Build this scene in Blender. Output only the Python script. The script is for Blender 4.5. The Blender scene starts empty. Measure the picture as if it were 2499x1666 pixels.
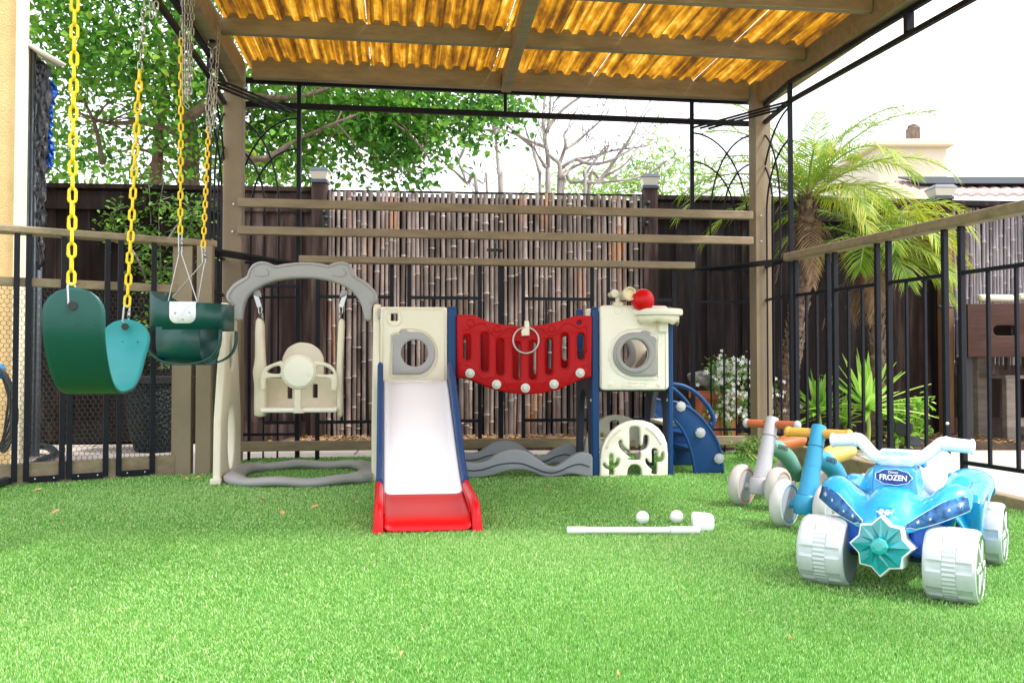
import bpy, bmesh, math, random
import numpy as np
from mathutils import Vector, Matrix
random.seed(7); rng = np.random.default_rng(7)
R = math.radians
scene = bpy.context.scene
col = scene.collection
# ---------------------------------------------------------------- camera maths
F, CX, CY, HC = 2150.0, 1249.5, 833.0, 0.55
PITCH = math.atan(53.0/F)
CP, SP = math.cos(PITCH), math.sin(PITCH)
def ray(x, y):
    a = (x-CX)/F; b = (CY-y)/F
    return Vector((a, CP - b*SP, SP + b*CP))
def P(x, y, Y):
    d = ray(x, y); t = Y/d.y
    return Vector((d.x*t, Y, HC + d.z*t))
def G(x, y, z=0.0):
    d = ray(x, y); t = (z-HC)/d.z
    return Vector((d.x*t, d.y*t, z))
def V(*a): return Vector(a)
# ---------------------------------------------------------------- materials
M = {}
def mat(name, base, rough=.5, var=0.0, scale=8, bump=0.0, bscale=60, metallic=0, stretch=(1,1,1), col2=None, spec=.5, coat=0, trans=0, rnd=0.0, c3=None, c3t=(.6,.7), c3scale=5):
    m = bpy.data.materials.new(name); m.use_nodes = True
    nt = m.node_tree; N = nt.nodes; L = nt.links
    b = N['Principled BSDF']
    b.inputs['Roughness'].default_value = rough
    b.inputs['Metallic'].default_value = metallic
    b.inputs['Specular IOR Level'].default_value = spec
    if coat: b.inputs['Coat Weight'].default_value = coat; b.inputs['Coat Roughness'].default_value = .12
    tc = N.new('ShaderNodeTexCoord'); mp = N.new('ShaderNodeMapping')
    mp.inputs['Scale'].default_value = stretch
    L.new(tc.outputs['Object'], mp.inputs['Vector'])
    c = (*base, 1)
    out = None
    if var > 0 or col2:
        n = N.new('ShaderNodeTexNoise'); n.inputs['Scale'].default_value = scale; n.inputs['Detail'].default_value = 6
        n.inputs['Roughness'].default_value = .65
        L.new(mp.outputs[0], n.inputs['Vector'])
        rp = N.new('ShaderNodeValToRGB'); L.new(n.outputs['Fac'], rp.inputs[0])
        rp.color_ramp.elements[0].position = .32; rp.color_ramp.elements[1].position = .68
        if col2 is None:
            d = tuple(max(0, x*(1-var)) for x in base); e = tuple(min(1, x*(1+var)) for x in base)
        else: d = base; e = col2
        rp.color_ramp.elements[0].color = (*d, 1); rp.color_ramp.elements[1].color = (*e, 1)
        out = rp.outputs[0]
    if c3:
        n3 = N.new('ShaderNodeTexNoise'); n3.inputs['Scale'].default_value = c3scale; n3.inputs['Detail'].default_value = 5
        L.new(mp.outputs[0], n3.inputs['Vector'])
        r3 = N.new('ShaderNodeValToRGB'); L.new(n3.outputs['Fac'], r3.inputs[0])
        r3.color_ramp.elements[0].position = c3t[0]; r3.color_ramp.elements[1].position = c3t[1]
        mx = N.new('ShaderNodeMix'); mx.data_type = 'RGBA'
        L.new(r3.outputs[0], mx.inputs['Factor'])
        if out: L.new(out, mx.inputs[6])
        else: mx.inputs[6].default_value = c
        mx.inputs[7].default_value = (*c3, 1)
        out = mx.outputs[2]
    if rnd > 0:
        oi = N.new('ShaderNodeObjectInfo'); mr = N.new('ShaderNodeMapRange')
        mr.inputs[3].default_value = 1-rnd; mr.inputs[4].default_value = 1+rnd
        L.new(oi.outputs['Random'], mr.inputs[0])
        vm = N.new('ShaderNodeVectorMath'); vm.operation = 'SCALE'
        if out: L.new(out, vm.inputs[0])
        else: vm.inputs[0].default_value = base
        L.new(mr.outputs[0], vm.inputs['Scale']); out = vm.outputs[0]
    if out: L.new(out, b.inputs['Base Color'])
    else: b.inputs['Base Color'].default_value = c
    if bump > 0:
        n2 = N.new('ShaderNodeTexNoise'); n2.inputs['Scale'].default_value = bscale; n2.inputs['Detail'].default_value = 4
        L.new(mp.outputs[0], n2.inputs['Vector'])
        bp = N.new('ShaderNodeBump'); bp.inputs['Strength'].default_value = bump; bp.inputs['Distance'].default_value = .01
        L.new(n2.outputs['Fac'], bp.inputs['Height']); L.new(bp.outputs[0], b.inputs['Normal'])
    if trans > 0:
        tr = N.new('ShaderNodeBsdfTranslucent'); ms = N.new('ShaderNodeMixShader'); ms.inputs[0].default_value = trans
        if out: L.new(out, tr.inputs[0])
        else: tr.inputs[0].default_value = c
        L.new(b.outputs[0], ms.inputs[1]); L.new(tr.outputs[0], ms.inputs[2])
        L.new(ms.outputs[0], N['Material Output'].inputs[0])
    M[name] = m
    return m
def vmat(name, ca, cb, rough=.5, trans=0.0, spec=.3):
    """colour from the per-face-corner attribute 'var' (0..1) between two colours"""
    m = bpy.data.materials.new(name); m.use_nodes = True
    nt = m.node_tree; N = nt.nodes; L = nt.links; b = N['Principled BSDF']
    b.inputs['Roughness'].default_value = rough; b.inputs['Specular IOR Level'].default_value = spec
    at = N.new('ShaderNodeAttribute'); at.attribute_name = 'var'
    rp = N.new('ShaderNodeValToRGB'); L.new(at.outputs['Fac'], rp.inputs[0])
    cs = [ca]+list(cb) if isinstance(cb, list) else [ca, cb]
    rp.color_ramp.elements[0].color = (*cs[0], 1); rp.color_ramp.elements[1].color = (*cs[-1], 1)
    for i, c in enumerate(cs[1:-1]):
        e = rp.color_ramp.elements.new((i+1)/(len(cs)-1)); e.color = (*c, 1)
    L.new(rp.outputs[0], b.inputs['Base Color'])
    if trans:
        tr = N.new('ShaderNodeBsdfTranslucent'); ms = N.new('ShaderNodeMixShader'); ms.inputs[0].default_value = trans
        L.new(rp.outputs[0], tr.inputs[0]); L.new(b.outputs[0], ms.inputs[1]); L.new(tr.outputs[0], ms.inputs[2])
        L.new(ms.outputs[0], N['Material Output'].inputs[0])
    M[name] = m; return m
mat('tan', (.235,.180,.110), .55, .12, 3, .12, 30, stretch=(1,1,1))
mat('wire', (.05,.065,.065), .4, .1, 30, metallic=.3)
mat('tan_wood', (.250,.194,.120), .6, .22, 9, .3, 24, stretch=(.5,3,3), c3=(.17,.125,.07), c3t=(.62,.72), c3scale=4)
mat('iron', (.006,.008,.015), .45, .3, 20, .1, 80, spec=.22)
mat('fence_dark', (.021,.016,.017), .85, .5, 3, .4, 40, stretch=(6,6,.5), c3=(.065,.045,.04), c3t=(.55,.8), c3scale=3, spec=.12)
mat('fence_brown', (.048,.031,.028), .75, .4, 3, .4, 40, stretch=(6,6,.5), c3=(.17,.125,.11), c3t=(.5,.8), c3scale=3, spec=.12)
mat('bamboo', (.065,.046,.042), .42, .0, 4, .5, 30, stretch=(2.2,2.2,.7), col2=(.31,.25,.225), rnd=.5, c3=(.33,.15,.06), c3t=(.6,.75), c3scale=2.2)
mat('bamboo_grey', (.08,.065,.075), .5, .0, 3, .35, 30, stretch=(5,5,.6), col2=(.33,.29,.31), rnd=.35)
mat('bamboo_node', (.40,.34,.30), .6, .3, 12)
mat('concrete', (.48,.43,.39), .85, .12, 2.5, .25, 120, c3=(.42,.36,.31), c3t=(.58,.75), c3scale=1.5)
mat('soil', (.07,.045,.03), .95, .5, 12, .8, 60)
mat('stucco', (.62,.44,.20), .9, .1, 6, .9, 90)
mat('trim', (.78,.70,.52), .7, .06, 3, .15, 40)
mat('cream', (.76,.70,.56), .42, .03, 5, .05, 200, spec=.45, c3=(.66,.58,.42), c3t=(.62,.8), c3scale=9)
mat('cream_light', (.88,.84,.73), .40, .02, 5, .05, 200, c3=(.72,.68,.54), c3t=(.64,.82), c3scale=11)
mat('yellow_cream', (.82,.72,.42), .35)
mat('grey_plastic', (.33,.325,.32), .45, .04, 6, .06, 150)
mat('grey_blue', (.24,.26,.285), .45, .04, 6, .06, 150)
mat('blue', (.006,.050,.17), .42, .05, 6, .05, 150, spec=.3)
mat('navy', (.035,.045,.075), .5, .05, 6, .05, 150)
mat('red', (.42,.0005,.004), .45, .05, 5, .05, 150, spec=.22)
mat('red_bright', (.60,.001,.006), .36, .02, 5, .02, 100, spec=.3)
mat('slide_white', (.87,.89,.94), .3, .01, 4)
mat('ring_silver', (.45,.44,.41), .35, .1, 20, metallic=.3)
mat('bolt_cream', (.66,.68,.62), .35)
mat('bolt_grey', (.48,.50,.53), .3, .1, 20, metallic=.3)
mat('steel', (.42,.43,.43), .25, .1, 30, metallic=1)
mat('steel_dull', (.55,.56,.57), .35, .15, 30, metallic=.9)
mat('galv', (.42,.40,.33), .35, .25, 60, metallic=.85)
mat('yellow', (.90,.60,.006), .38, .06, 20)
mat('green_belt', (.0015,.062,.054), .38, .05, 10, .03, 80)
mat('teal_in', (.004,.24,.25), .42, .05, 10, .03, 80)
mat('white', (.86,.86,.86), .4)
mat('white_gloss', (.86,.87,.86), .3, coat=.3)
mat('black', (.012,.012,.014), .5)
mat('rubber', (.02,.02,.022), .7, .3, 20)
mat('terracotta', (.50,.14,.06), .75, .18, 8, .2, 50)
mat('rock', (.22,.21,.22), .8, .5, 9, .9, 30)
mat('bark', (.16,.115,.085), .9, .45, 8, .9, 30, stretch=(3,3,.8))
mat('bark_pale', (.30,.27,.26), .85, .3, 8, .5, 40, stretch=(3,3,.6))
mat('palm_trunk', (.16,.11,.08), .9, .5, 14, 1.0, 26, stretch=(1,1,2.2), c3=(.32,.24,.18), c3t=(.55,.7), c3scale=12)
mat('wood_brown', (.030,.010,.006), .45, .0, 4, .12, 20, stretch=(1,2,12), col2=(.062,.021,.012), spec=.3)
mat('wood_grey', (.24,.20,.17), .8, .3, 4, .4, 20, stretch=(1,2,8))
mat('wood_post', (.22,.10,.045), .7, .3, 4, .3, 30, stretch=(5,5,.5))
mat('corrugated', (.20,.25,.31), .45, .15, 4, .2, 40, metallic=.2)
mat('tarp_black', (.02,.02,.026), .32, .3, 10, 1.0, 14)
mat('tarp_blue', (.01,.12,.55), .45, .25, 8, .8, 18, trans=.3)
mat('pot_black', (.012,.018,.02), .5, .3, 10, .0, spec=.25)
mat('lamp_cap', (.045,.06,.085), .35)
mat('lamp_glass', (.62,.60,.52), .35)
mat('house_cream', (.56,.53,.45), .9, .03, 2)
mat('house_yellow', (.62,.47,.24), .9, .05, 2)
mat('tile', (.34,.25,.24), .8, .2, 6, .3, 20)
mat('solar', (.012,.016,.025), .6, spec=.2)
mat('gutter', (.70,.70,.72), .5)
mat('quad_blue', (.008,.29,.66), .2, .0, 3, coat=.7)
mat('quad_light', (.012,.32,.68), .22, .0, 14, coat=.6, col2=(.03,.42,.78), c3=(.20,.62,.85), c3t=(.60,.70), c3scale=16)
mat('quad_deep', (.01,.10,.55), .35, .1, 8)
mat('quad_white', (.80,.86,.92), .28, .04, 20, coat=.4)
mat('wheel_silver', (.53,.56,.60), .36, .06, 20, metallic=.15)
mat('wheel_in', (.16,.20,.24), .5, .1, 20)
mat('glitter', (.25,.25,.27), .12, .0, 300, .0, metallic=1, col2=(.9,.9,.92))
mat('teal_gem', (.004,.27,.30), .12, .2, 30, coat=.8)
mat('teal_gem2', (.006,.36,.36), .10, .2, 30, coat=.8)
mat('decal_dark', (.004,.022,.085), .35, .0, 40, spec=.3, col2=(.05,.20,.48))
mat('decal_navy', (.008,.02,.14), .35, .0, 90, spec=.3, col2=(.03,.09,.38))
mat('decal_ice', (.42,.75,.93), .3, .0, 90, col2=(.82,.93,.97))
mat('bike_grey', (.42,.42,.46), .45, .02, 6)
mat('bike_green', (.13,.33,.27), .42, .02, 6)
mat('bike_blue', (.02,.28,.50), .4, .02, 6)
mat('grip_orange', (.42,.10,.03), .5)
mat('grip_yellow', (.68,.36,.05), .5)
mat('seat_orange', (.52,.12,.03), .42)
mat('seat_yellow', (.85,.50,.13), .42)
mat('tyre_cream', (.47,.46,.43), .5, .03, 10)
mat('tyre_cream2', (.55,.55,.53), .5, .03, 10)
mat('stripe_orange', (.55,.20,.03), .5)
mat('stripe_blue', (.02,.30,.60), .5)
mat('ink', (.008,.008,.01), .5)
mat('petal', (.85,.84,.82), .6)
mat('leaf_dry', (.55,.36,.17), .8, .3, 30)
mat('hose', (.03,.035,.04), .45)
mat('hose_blue', (.01,.25,.6), .5)
mat('backing_soil', (.30,.24,.18), .95, .3, 20, .5, 60)
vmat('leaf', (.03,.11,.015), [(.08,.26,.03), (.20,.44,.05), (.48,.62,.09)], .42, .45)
vmat('leaf_small', (.06,.16,.03), [(.16,.34,.06), (.36,.52,.10)], .5, .35)
vmat('leaf_far', (.12,.28,.06), [(.28,.46,.12), (.55,.6,.2)], .6, .4)
vmat('palm_leaf', (.04,.13,.015), [(.14,.29,.025), (.36,.44,.035), (.62,.46,.04)], .42, .34, spec=.3)
vmat('palm_pale', (.08,.20,.05), [(.20,.38,.12), (.40,.52,.22)], .42, .35)
vmat('yucca_leaf', (.12,.34,.03), [(.32,.62,.08), (.62,.80,.26)], .38, .3)
vmat('dead_leaf', (.18,.11,.06), [(.33,.22,.14), (.5,.25,.05)], .8, .1)
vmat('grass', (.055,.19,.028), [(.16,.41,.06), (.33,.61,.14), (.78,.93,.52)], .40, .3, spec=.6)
# roof sheet
def roofmat():
    m = bpy.data.materials.new('amber_sheet'); m.use_nodes = True
    nt = m.node_tree; N = nt.nodes; L = nt.links; b = N['Principled BSDF']
    tc = N.new('ShaderNodeTexCoord'); m0 = N.new('ShaderNodeMapping'); m0.inputs['Rotation'].default_value = (0,0,-.13)
    L.new(tc.outputs['Object'], m0.inputs[0])
    def noise(sc, det, ro):
        mp = N.new('ShaderNodeMapping'); mp.inputs['Scale'].default_value = sc; L.new(m0.outputs[0], mp.inputs[0])
        n = N.new('ShaderNodeTexNoise'); n.inputs['Scale'].default_value = 1; n.inputs['Detail'].default_value = det; n.inputs['Roughness'].default_value = ro
        L.new(mp.outputs[0], n.inputs[0]); return n.outputs['Fac']
    a = noise((34,.9,1), 4, .6); c = noise((9,5,1), 5, .6); d = noise((60,14,1), 3, .6)
    def mul(x, k, y=None, j=0):
        q = N.new('ShaderNodeMath'); q.operation = 'MULTIPLY_ADD'; L.new(x, q.inputs[0]); q.inputs[1].default_value = k
        if y is None: q.inputs[2].default_value = j
        else: L.new(y, q.inputs[2])
        return q.outputs[0]
    f = mul(a, .60, mul(c, .29, mul(d, .11)))
    rp = N.new('ShaderNodeValToRGB'); L.new(f, rp.inputs[0])
    e = rp.color_ramp.elements; e[0].position = .39; e[0].color = (.06,.028,.008,1); e[1].position = .66; e[1].color = (.85,.55,.12,1)
    k = e.new(.46); k.color = (.17,.070,.008,1); k2 = e.new(.55); k2.color = (.42,.19,.010,1)
    tr = N.new('ShaderNodeBsdfTranslucent'); ms = N.new('ShaderNodeMixShader'); ms.inputs[0].default_value = .62
    L.new(rp.outputs[0], b.inputs['Base Color']); b.inputs['Roughness'].default_value = .45
    L.new(rp.outputs[0], tr.inputs[0]); L.new(b.outputs[0], ms.inputs[1]); L.new(tr.outputs[0], ms.inputs[2])
    L.new(ms.outputs[0], N['Material Output'].inputs[0]); M['amber'] = m
roofmat()
def potmat():
    m = M['pot_black']; nt = m.node_tree; N = nt.nodes; L = nt.links; b = N['Principled BSDF']
    tc = N.new('ShaderNodeTexCoord'); v = N.new('ShaderNodeTexVoronoi'); v.inputs['Scale'].default_value = 48
    L.new(tc.outputs['Object'], v.inputs['Vector'])
    bp = N.new('ShaderNodeBump'); bp.inputs['Strength'].default_value = 1; bp.inputs['Distance'].default_value = .02; bp.invert = True
    L.new(v.outputs['Distance'], bp.inputs['Height']); L.new(bp.outputs[0], b.inputs['Normal'])
potmat()
# ---------------------------------------------------------------- mesh builder
def org(parent):
    return parent.location.copy() if parent is not None else Vector((0,0,0))
class MB:
    def __init__(s): s.v = []; s.f = []
    def add(s, vs, fs):
        o = len(s.v); s.v += [Vector(v) for v in vs]; s.f += [tuple(i+o for i in f) for f in fs]; return s
    def box(s, c, sz, rot=None, taper=1.0):
        c = Vector(c); hx, hy, hz = sz[0]/2, sz[1]/2, sz[2]/2; vs = []
        for z in (-1,1):
            k = taper if z > 0 else 1
            for x, y in ((-1,-1),(1,-1),(1,1),(-1,1)):
                p = Vector((x*hx*k, y*hy*k, z*hz))
                if rot is not None: p = rot @ p
                vs.append(c+p)
        return s.add(vs, [(3,2,1,0),(4,5,6,7),(0,1,5,4),(1,2,6,5),(2,3,7,6),(3,0,4,7)])
    def beam(s, p0, p1, w, h, up=Vector((0,0,1)), ext=0):
        p0, p1 = Vector(p0), Vector(p1); d = (p1-p0).normalized(); p0 = p0-d*ext; p1 = p1+d*ext
        sd = d.cross(up)
        if sd.length < 1e-4: sd = d.cross(Vector((1,0,0)))
        sd.normalize(); u = sd.cross(d).normalized()
        vs = []
        for p in (p0, p1):
            for a, b in ((-1,-1),(1,-1),(1,1),(-1,1)): vs.append(p+sd*a*w/2+u*b*h/2)
        return s.add(vs, [(0,1,2,3),(7,6,5,4),(0,4,5,1),(1,5,6,2),(2,6,7,3),(3,7,4,0)])
    def tube(s, pts, r, n=8, closed=False, ell=1.0, up=None, caps=True):
        pts = [Vector(p) for p in pts]; m = len(pts)
        rs = r if isinstance(r, (list, tuple)) else [r]*m
        o = len(s.v); prev = None
        for i in range(m):
            if closed: t = pts[(i+1)%m]-pts[i-1]
            else: t = pts[min(i+1,m-1)]-pts[max(i-1,0)]
            if t.length < 1e-9: t = Vector((0,0,1))
            t.normalize()
            if up is not None: nrm = Vector(up)-t*t.dot(Vector(up))
            elif prev is None:
                a = Vector((0,0,1)) if abs(t.z) < .9 else Vector((1,0,0)); nrm = a-t*t.dot(a)
            else: nrm = prev-t*t.dot(prev)
            if nrm.length < 1e-6: nrm = t.orthogonal()
            nrm.normalize(); prev = nrm; bn = t.cross(nrm)
            for k in range(n):
                a = 2*math.pi*k/n
                s.v.append(pts[i]+nrm*math.cos(a)*rs[i]*ell+bn*math.sin(a)*rs[i])
        for i in range(m if closed else m-1):
            a = o+i*n; b = o+((i+1)%m)*n
            for k in range(n): s.f.append((a+k, a+(k+1)%n, b+(k+1)%n, b+k))
        if caps and not closed:
            s.f.append(tuple(o+k for k in reversed(range(n)))); s.f.append(tuple(o+(m-1)*n+k for k in range(n)))
        return s
    def lathe(s, prof, c, axis=Vector((0,0,1)), n=32, rmod=None):
        """prof: list of (r, h) along axis"""
        c = Vector(c); ax = Vector(axis).normalized(); u = ax.orthogonal().normalized(); w = ax.cross(u); o = len(s.v)
        for j, (r, h) in enumerate(prof):
            for k in range(n):
                a = 2*math.pi*k/n; rr = r*(rmod(j, k, a) if rmod else 1)
                s.v.append(c+ax*h+(u*math.cos(a)+w*math.sin(a))*rr)
        for j in range(len(prof)-1):
            for k in range(n):
                a = o+j*n; s.f.append((a+k, a+(k+1)%n, a+n+(k+1)%n, a+n+k))
        if prof[0][0] > 1e-5: s.f.append(tuple(o+k for k in reversed(range(n))))
        if prof[-1][0] > 1e-5: s.f.append(tuple(o+(len(prof)-1)*n+k for k in range(n)))
        return s
    def ball(s, c, r, n=20, m=12, sc=(1,1,1), fn=None):
        c = Vector(c); o = len(s.v)
        for j in range(m+1):
            th = math.pi*j/m
            for k in range(n):
                ph = 2*math.pi*k/n
                d = Vector((math.sin(th)*math.cos(ph), math.sin(th)*math.sin(ph), math.cos(th)))
                q = r*(fn(d) if fn else 1)
                s.v.append(c+Vector((d.x*sc[0], d.y*sc[1], d.z*sc[2]))*q)
        for j in range(m):
            for k in range(n):
                a = o+j*n; s.f.append((a+k, a+n+k, a+n+(k+1)%n, a+(k+1)%n))
        return s
    def build(s, name, material, parent=None, smooth=35, bevel=0, local=False, sub=0, solid=0, seg=2):
        o = Vector((0,0,0)) if local else org(parent)
        me = bpy.data.meshes.new(name)
        me.from_pydata([tuple(v-o) for v in s.v], [], s.f); me.validate(); me.update()
        bm = bmesh.new(); bm.from_mesh(me); bmesh.ops.remove_doubles(bm, verts=bm.verts, dist=1e-6)
        bmesh.ops.recalc_face_normals(bm, faces=bm.faces); bm.to_mesh(me); bm.free()
        ob = bpy.data.objects.new(name, me); col.objects.link(ob)
        if isinstance(material, str): material = M[material]
        me.materials.append(material)
        me.polygons.foreach_set('use_smooth', [True]*len(me.polygons))
        if smooth < 180: me.set_sharp_from_angle(angle=R(smooth))
        if parent is not None: ob.parent = parent
        if solid:
            md = ob.modifiers.new('s', 'SOLIDIFY'); md.thickness = solid; md.offset = 0
        if sub:
            md = ob.modifiers.new('u', 'SUBSURF'); md.levels = sub; md.render_levels = sub
        if bevel:
            md = ob.modifiers.new('b', 'BEVEL'); md.width = bevel; md.segments = seg; md.limit_method = 'ANGLE'; md.angle_limit = R(40); md.harden_normals = False
        return ob
def thing(name, label, cat, loc=(0,0,0), rz=0, group=None):
    o = bpy.data.objects.new(name, None); col.objects.link(o); o.empty_display_size = .1
    o.location = loc; o.rotation_euler = (0,0,rz); o['label'] = label; o['category'] = cat
    if group: o['group'] = group
    return o
def tag(o, label, cat, group=None):
    o['label'] = label; o['category'] = cat
    if group: o['group'] = group
    return o
def struct(o): o['kind'] = 'structure'; return o
def copytree(o, parent=None):
    c = o.copy(); col.objects.link(c)
    if parent is not None: c.parent = parent
    for ch in list(o.children): copytree(ch, c)
    return c
def npmesh(name, verts, faces, var, material, parent=None, smooth=False):
    """numpy verts (n,3), faces (m,k), var per vertex"""
    o = org(parent); verts = np.asarray(verts, dtype=np.float32)-np.array(o, dtype=np.float32)
    faces = np.asarray(faces, dtype=np.int32); nf, k = faces.shape
    me = bpy.data.meshes.new(name); me.vertices.add(len(verts)); me.vertices.foreach_set('co', verts.ravel())
    me.loops.add(nf*k); me.loops.foreach_set('vertex_index', faces.ravel())
    me.polygons.add(nf); me.polygons.foreach_set('loop_start', np.arange(nf, dtype=np.int32)*k)
    try: me.polygons.foreach_set('loop_total', np.full(nf, k, dtype=np.int32))
    except Exception: pass
    me.update(calc_edges=True)
    if var is not None:
        at = me.attributes.new('var', 'FLOAT', 'POINT'); at.data.foreach_set('value', np.asarray(var, dtype=np.float32))
    me.materials.append(M[material])
    if smooth: me.polygons.foreach_set('use_smooth', np.ones(nf, dtype=bool))
    ob = bpy.data.objects.new(name, me); col.objects.link(ob)
    if parent is not None: ob.parent = parent
    return ob
def smoothpts(pts, n=6, closed=True):
    """Catmull-Rom through 2-D/3-D points"""
    out = []; m = len(pts); rg = range(m if closed else m-1)
    for i in rg:
        if closed: p0, p1, p2, p3 = pts[i-1], pts[i], pts[(i+1)%m], pts[(i+2)%m]
        else: p0, p1, p2, p3 = pts[max(i-1,0)], pts[i], pts[i+1], pts[min(i+2,m-1)]
        for k in range(n):
            t = k/n; q = []
            for a, b, c, d in zip(p0, p1, p2, p3):
                q.append(.5*((2*b)+(-a+c)*t+(2*a-5*b+4*c-d)*t*t+(-a+3*b-3*c+d)*t**3))
            out.append(tuple(q))
    if not closed: out.append(tuple(pts[-1]))
    return out
def sm3(pts, n=6, closed=False): return [Vector(p) for p in smoothpts([tuple(p) for p in pts], n, closed)]
def circ(c, r, n=32, a0=0, a1=360, ry=None):
    ry = ry or r; full = abs(a1-a0) >= 359.9
    k = n if full else n+1
    return [(c[0]+r*math.cos(R(a0+(a1-a0)*i/n)), c[1]+ry*math.sin(R(a0+(a1-a0)*i/n))) for i in range(k)]
def rrect(x0, y0, x1, y1, r, n=5):
    out = []
    for cx, cy, a in ((x1-r,y1-r,0),(x0+r,y1-r,90),(x0+r,y0+r,180),(x1-r,y0+r,270)):
        for i in range(n+1):
            t = R(a+90*i/n); out.append((cx+r*math.cos(t), cy+r*math.sin(t)))
    return out
def plate(name, outer, holes, th, bev, place, material, parent, local=False, smooth=40):
    """2-D outline with holes, extruded by th with rounded edges; place(u,v,w)->point"""
    cu = bpy.data.curves.new(name, 'CURVE'); cu.dimensions = '2D'; cu.fill_mode = 'BOTH'
    cu.extrude = max(th/2-bev, 0); cu.bevel_depth = bev; cu.bevel_resolution = 2; cu.offset = -bev
    for pts in [outer]+list(holes):
        sp = cu.splines.new('POLY'); sp.points.add(len(pts)-1)
        for i, p in enumerate(pts): sp.points[i].co = (p[0], p[1], 0, 1)
        sp.use_cyclic_u = True
    ob = bpy.data.objects.new(name, cu); col.objects.link(ob)
    dg = bpy.context.evaluated_depsgraph_get()
    me = bpy.data.meshes.new_from_object(ob.evaluated_get(dg)); bpy.data.objects.remove(ob)
    o = Vector((0,0,0)) if local else org(parent)
    for v in me.vertices: v.co = place(v.co.x, v.co.y, v.co.z)-o
    bm = bmesh.new(); bm.from_mesh(me); bmesh.ops.remove_doubles(bm, verts=bm.verts, dist=1e-6)
    bmesh.ops.recalc_face_normals(bm, faces=bm.faces); bm.to_mesh(me); bm.free()
    me.materials.clear(); me.materials.append(M[material])
    me.polygons.foreach_set('use_smooth', [True]*len(me.polygons)); me.set_sharp_from_angle(angle=R(smooth))
    me.name = name
    nb = bpy.data.objects.new(name, me); col.objects.link(nb)
    if parent is not None: nb.parent = parent
    return nb
def text(name, body, size, place, material, parent, local=False, ext=.0004, bold=0.0, sx=1.0):
    cu = bpy.data.curves.new(name, 'FONT'); cu.body = body; cu.size = size; cu.extrude = ext; cu.offset = bold
    cu.align_x = 'CENTER'; cu.align_y = 'CENTER'
    ob = bpy.data.objects.new(name, cu); col.objects.link(ob)
    dg = bpy.context.evaluated_depsgraph_get()
    me = bpy.data.meshes.new_from_object(ob.evaluated_get(dg)); bpy.data.objects.remove(ob)
    o = Vector((0,0,0)) if local else org(parent)
    for v in me.vertices: v.co = place(v.co.x*sx, v.co.y, v.co.z)-o
    me.materials.clear(); me.materials.append(M[material])
    nb = bpy.data.objects.new(name, me); col.objects.link(nb)
    if parent is not None: nb.parent = parent
    return nb
# ---------------------------------------------------------------- world, camera, sun
w = bpy.data.worlds.new('World'); scene.world = w; w.use_nodes = True
nt = w.node_tree; N = nt.nodes; L = nt.links; bg = N['Background']
SUN_EL, SUN_AZ = 55, 108      # azimuth measured from +Y towards +X
sky = N.new('ShaderNodeTexSky'); sky.sky_type = 'NISHITA'; sky.sun_disc = False
sky.sun_elevation = R(SUN_EL); sky.sun_rotation = R(SUN_AZ); sky.dust_density = 4; sky.air_density = 1
mx = N.new('ShaderNodeMix'); mx.data_type = 'RGBA'; mx.inputs[0].default_value = .72
L.new(sky.outputs[0], mx.inputs[6]); mx.inputs[7].default_value = (10.2,10.4,10.8,1)
L.new(mx.outputs[2], bg.inputs[0]); bg.inputs[1].default_value = .14
sl = bpy.data.lights.new('sun', 'SUN'); sl.energy = 2.7; sl.angle = R(8); sl.color = (1,.95,.86)
so = bpy.data.objects.new('sun', sl); col.objects.link(so)
sd = Vector((math.cos(R(SUN_EL))*math.sin(R(SUN_AZ)), math.cos(R(SUN_EL))*math.cos(R(SUN_AZ)), math.sin(R(SUN_EL))))
so.rotation_euler = sd.to_track_quat('Z', 'Y').to_euler(); so.location = (3,3,8)
cam = bpy.data.cameras.new('camera'); co = bpy.data.objects.new('camera', cam); col.objects.link(co)
co.location = (0,0,HC); co.rotation_euler = (math.pi/2+PITCH, 0, 0)
cam.sensor_width = 36; cam.lens = 36*F/2499; cam.clip_end = 500; cam.clip_start = .05
scene.camera = co
scene.view_settings.view_transform = 'Standard'; scene.view_settings.look = 'None'; scene.view_settings.exposure = 0.98
# ================================================================= ground
gm = MB(); gm.add([(-120,-60,-.06),(120,-60,-.06),(120,200,-.06),(-120,200,-.06)], [(0,1,2,3)])
struct(gm.build('ground', 'backing_soil'))
pm = MB(); pm.add([(-7,-3,-.03),(7,-3,-.03),(7,9.5,-.03),(-7,9.5,-.03)], [(0,1,2,3)])
struct(pm.build('patio', 'concrete'))
jm = MB()
for a, b in (((2.3,6.6),(1.95,3.9)), ((1.9,5.0),(6,5.6)), ((2.7,3.2),(6,4.4)), ((-2.6,6.2),(-6,6.2)), ((-1.9,5.9),(-1.9,7)), ((-1,5.6),(-1.1,7)), ((1.0,5.75),(1.1,7))):
    d = (Vector(b)-Vector(a)).normalized(); n_ = Vector((-d.y,d.x))*.004
    jm.add([(a[0]-n_.x,a[1]-n_.y,-.0265),(b[0]-n_.x,b[1]-n_.y,-.0265),(b[0]+n_.x,b[1]+n_.y,-.0265),(a[0]+n_.x,a[1]+n_.y,-.0265)], [(0,1,2,3)])
struct(jm.build('patio_joints', 'soil'))
bed = MB(); bed.box((1.2,6.27,-.01), (5.6,.75,.05)); struct(bed.build('garden_bed', 'soil'))
LA, LB = V(-2.31,3.97,0), V(-1.66,4.40,0)              # left railing line
def LF(s): return LA+(LB-LA)*s                          # s=0 at frame edge
RA, RB = V(1.54,4.86,0), V(1.88,3.48,0)                 # right railing line
def RF(x):                                              # railing point seen at picture column x
    q = (x-CX)/F; dx = (RB.x-RA.x)/(RB.y-RA.y)
    Y = (RA.x-dx*RA.y)/(q-dx); return V(q*Y, Y, 0)
rf_far, rf_near = RF(1936), RF(3050)
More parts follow.
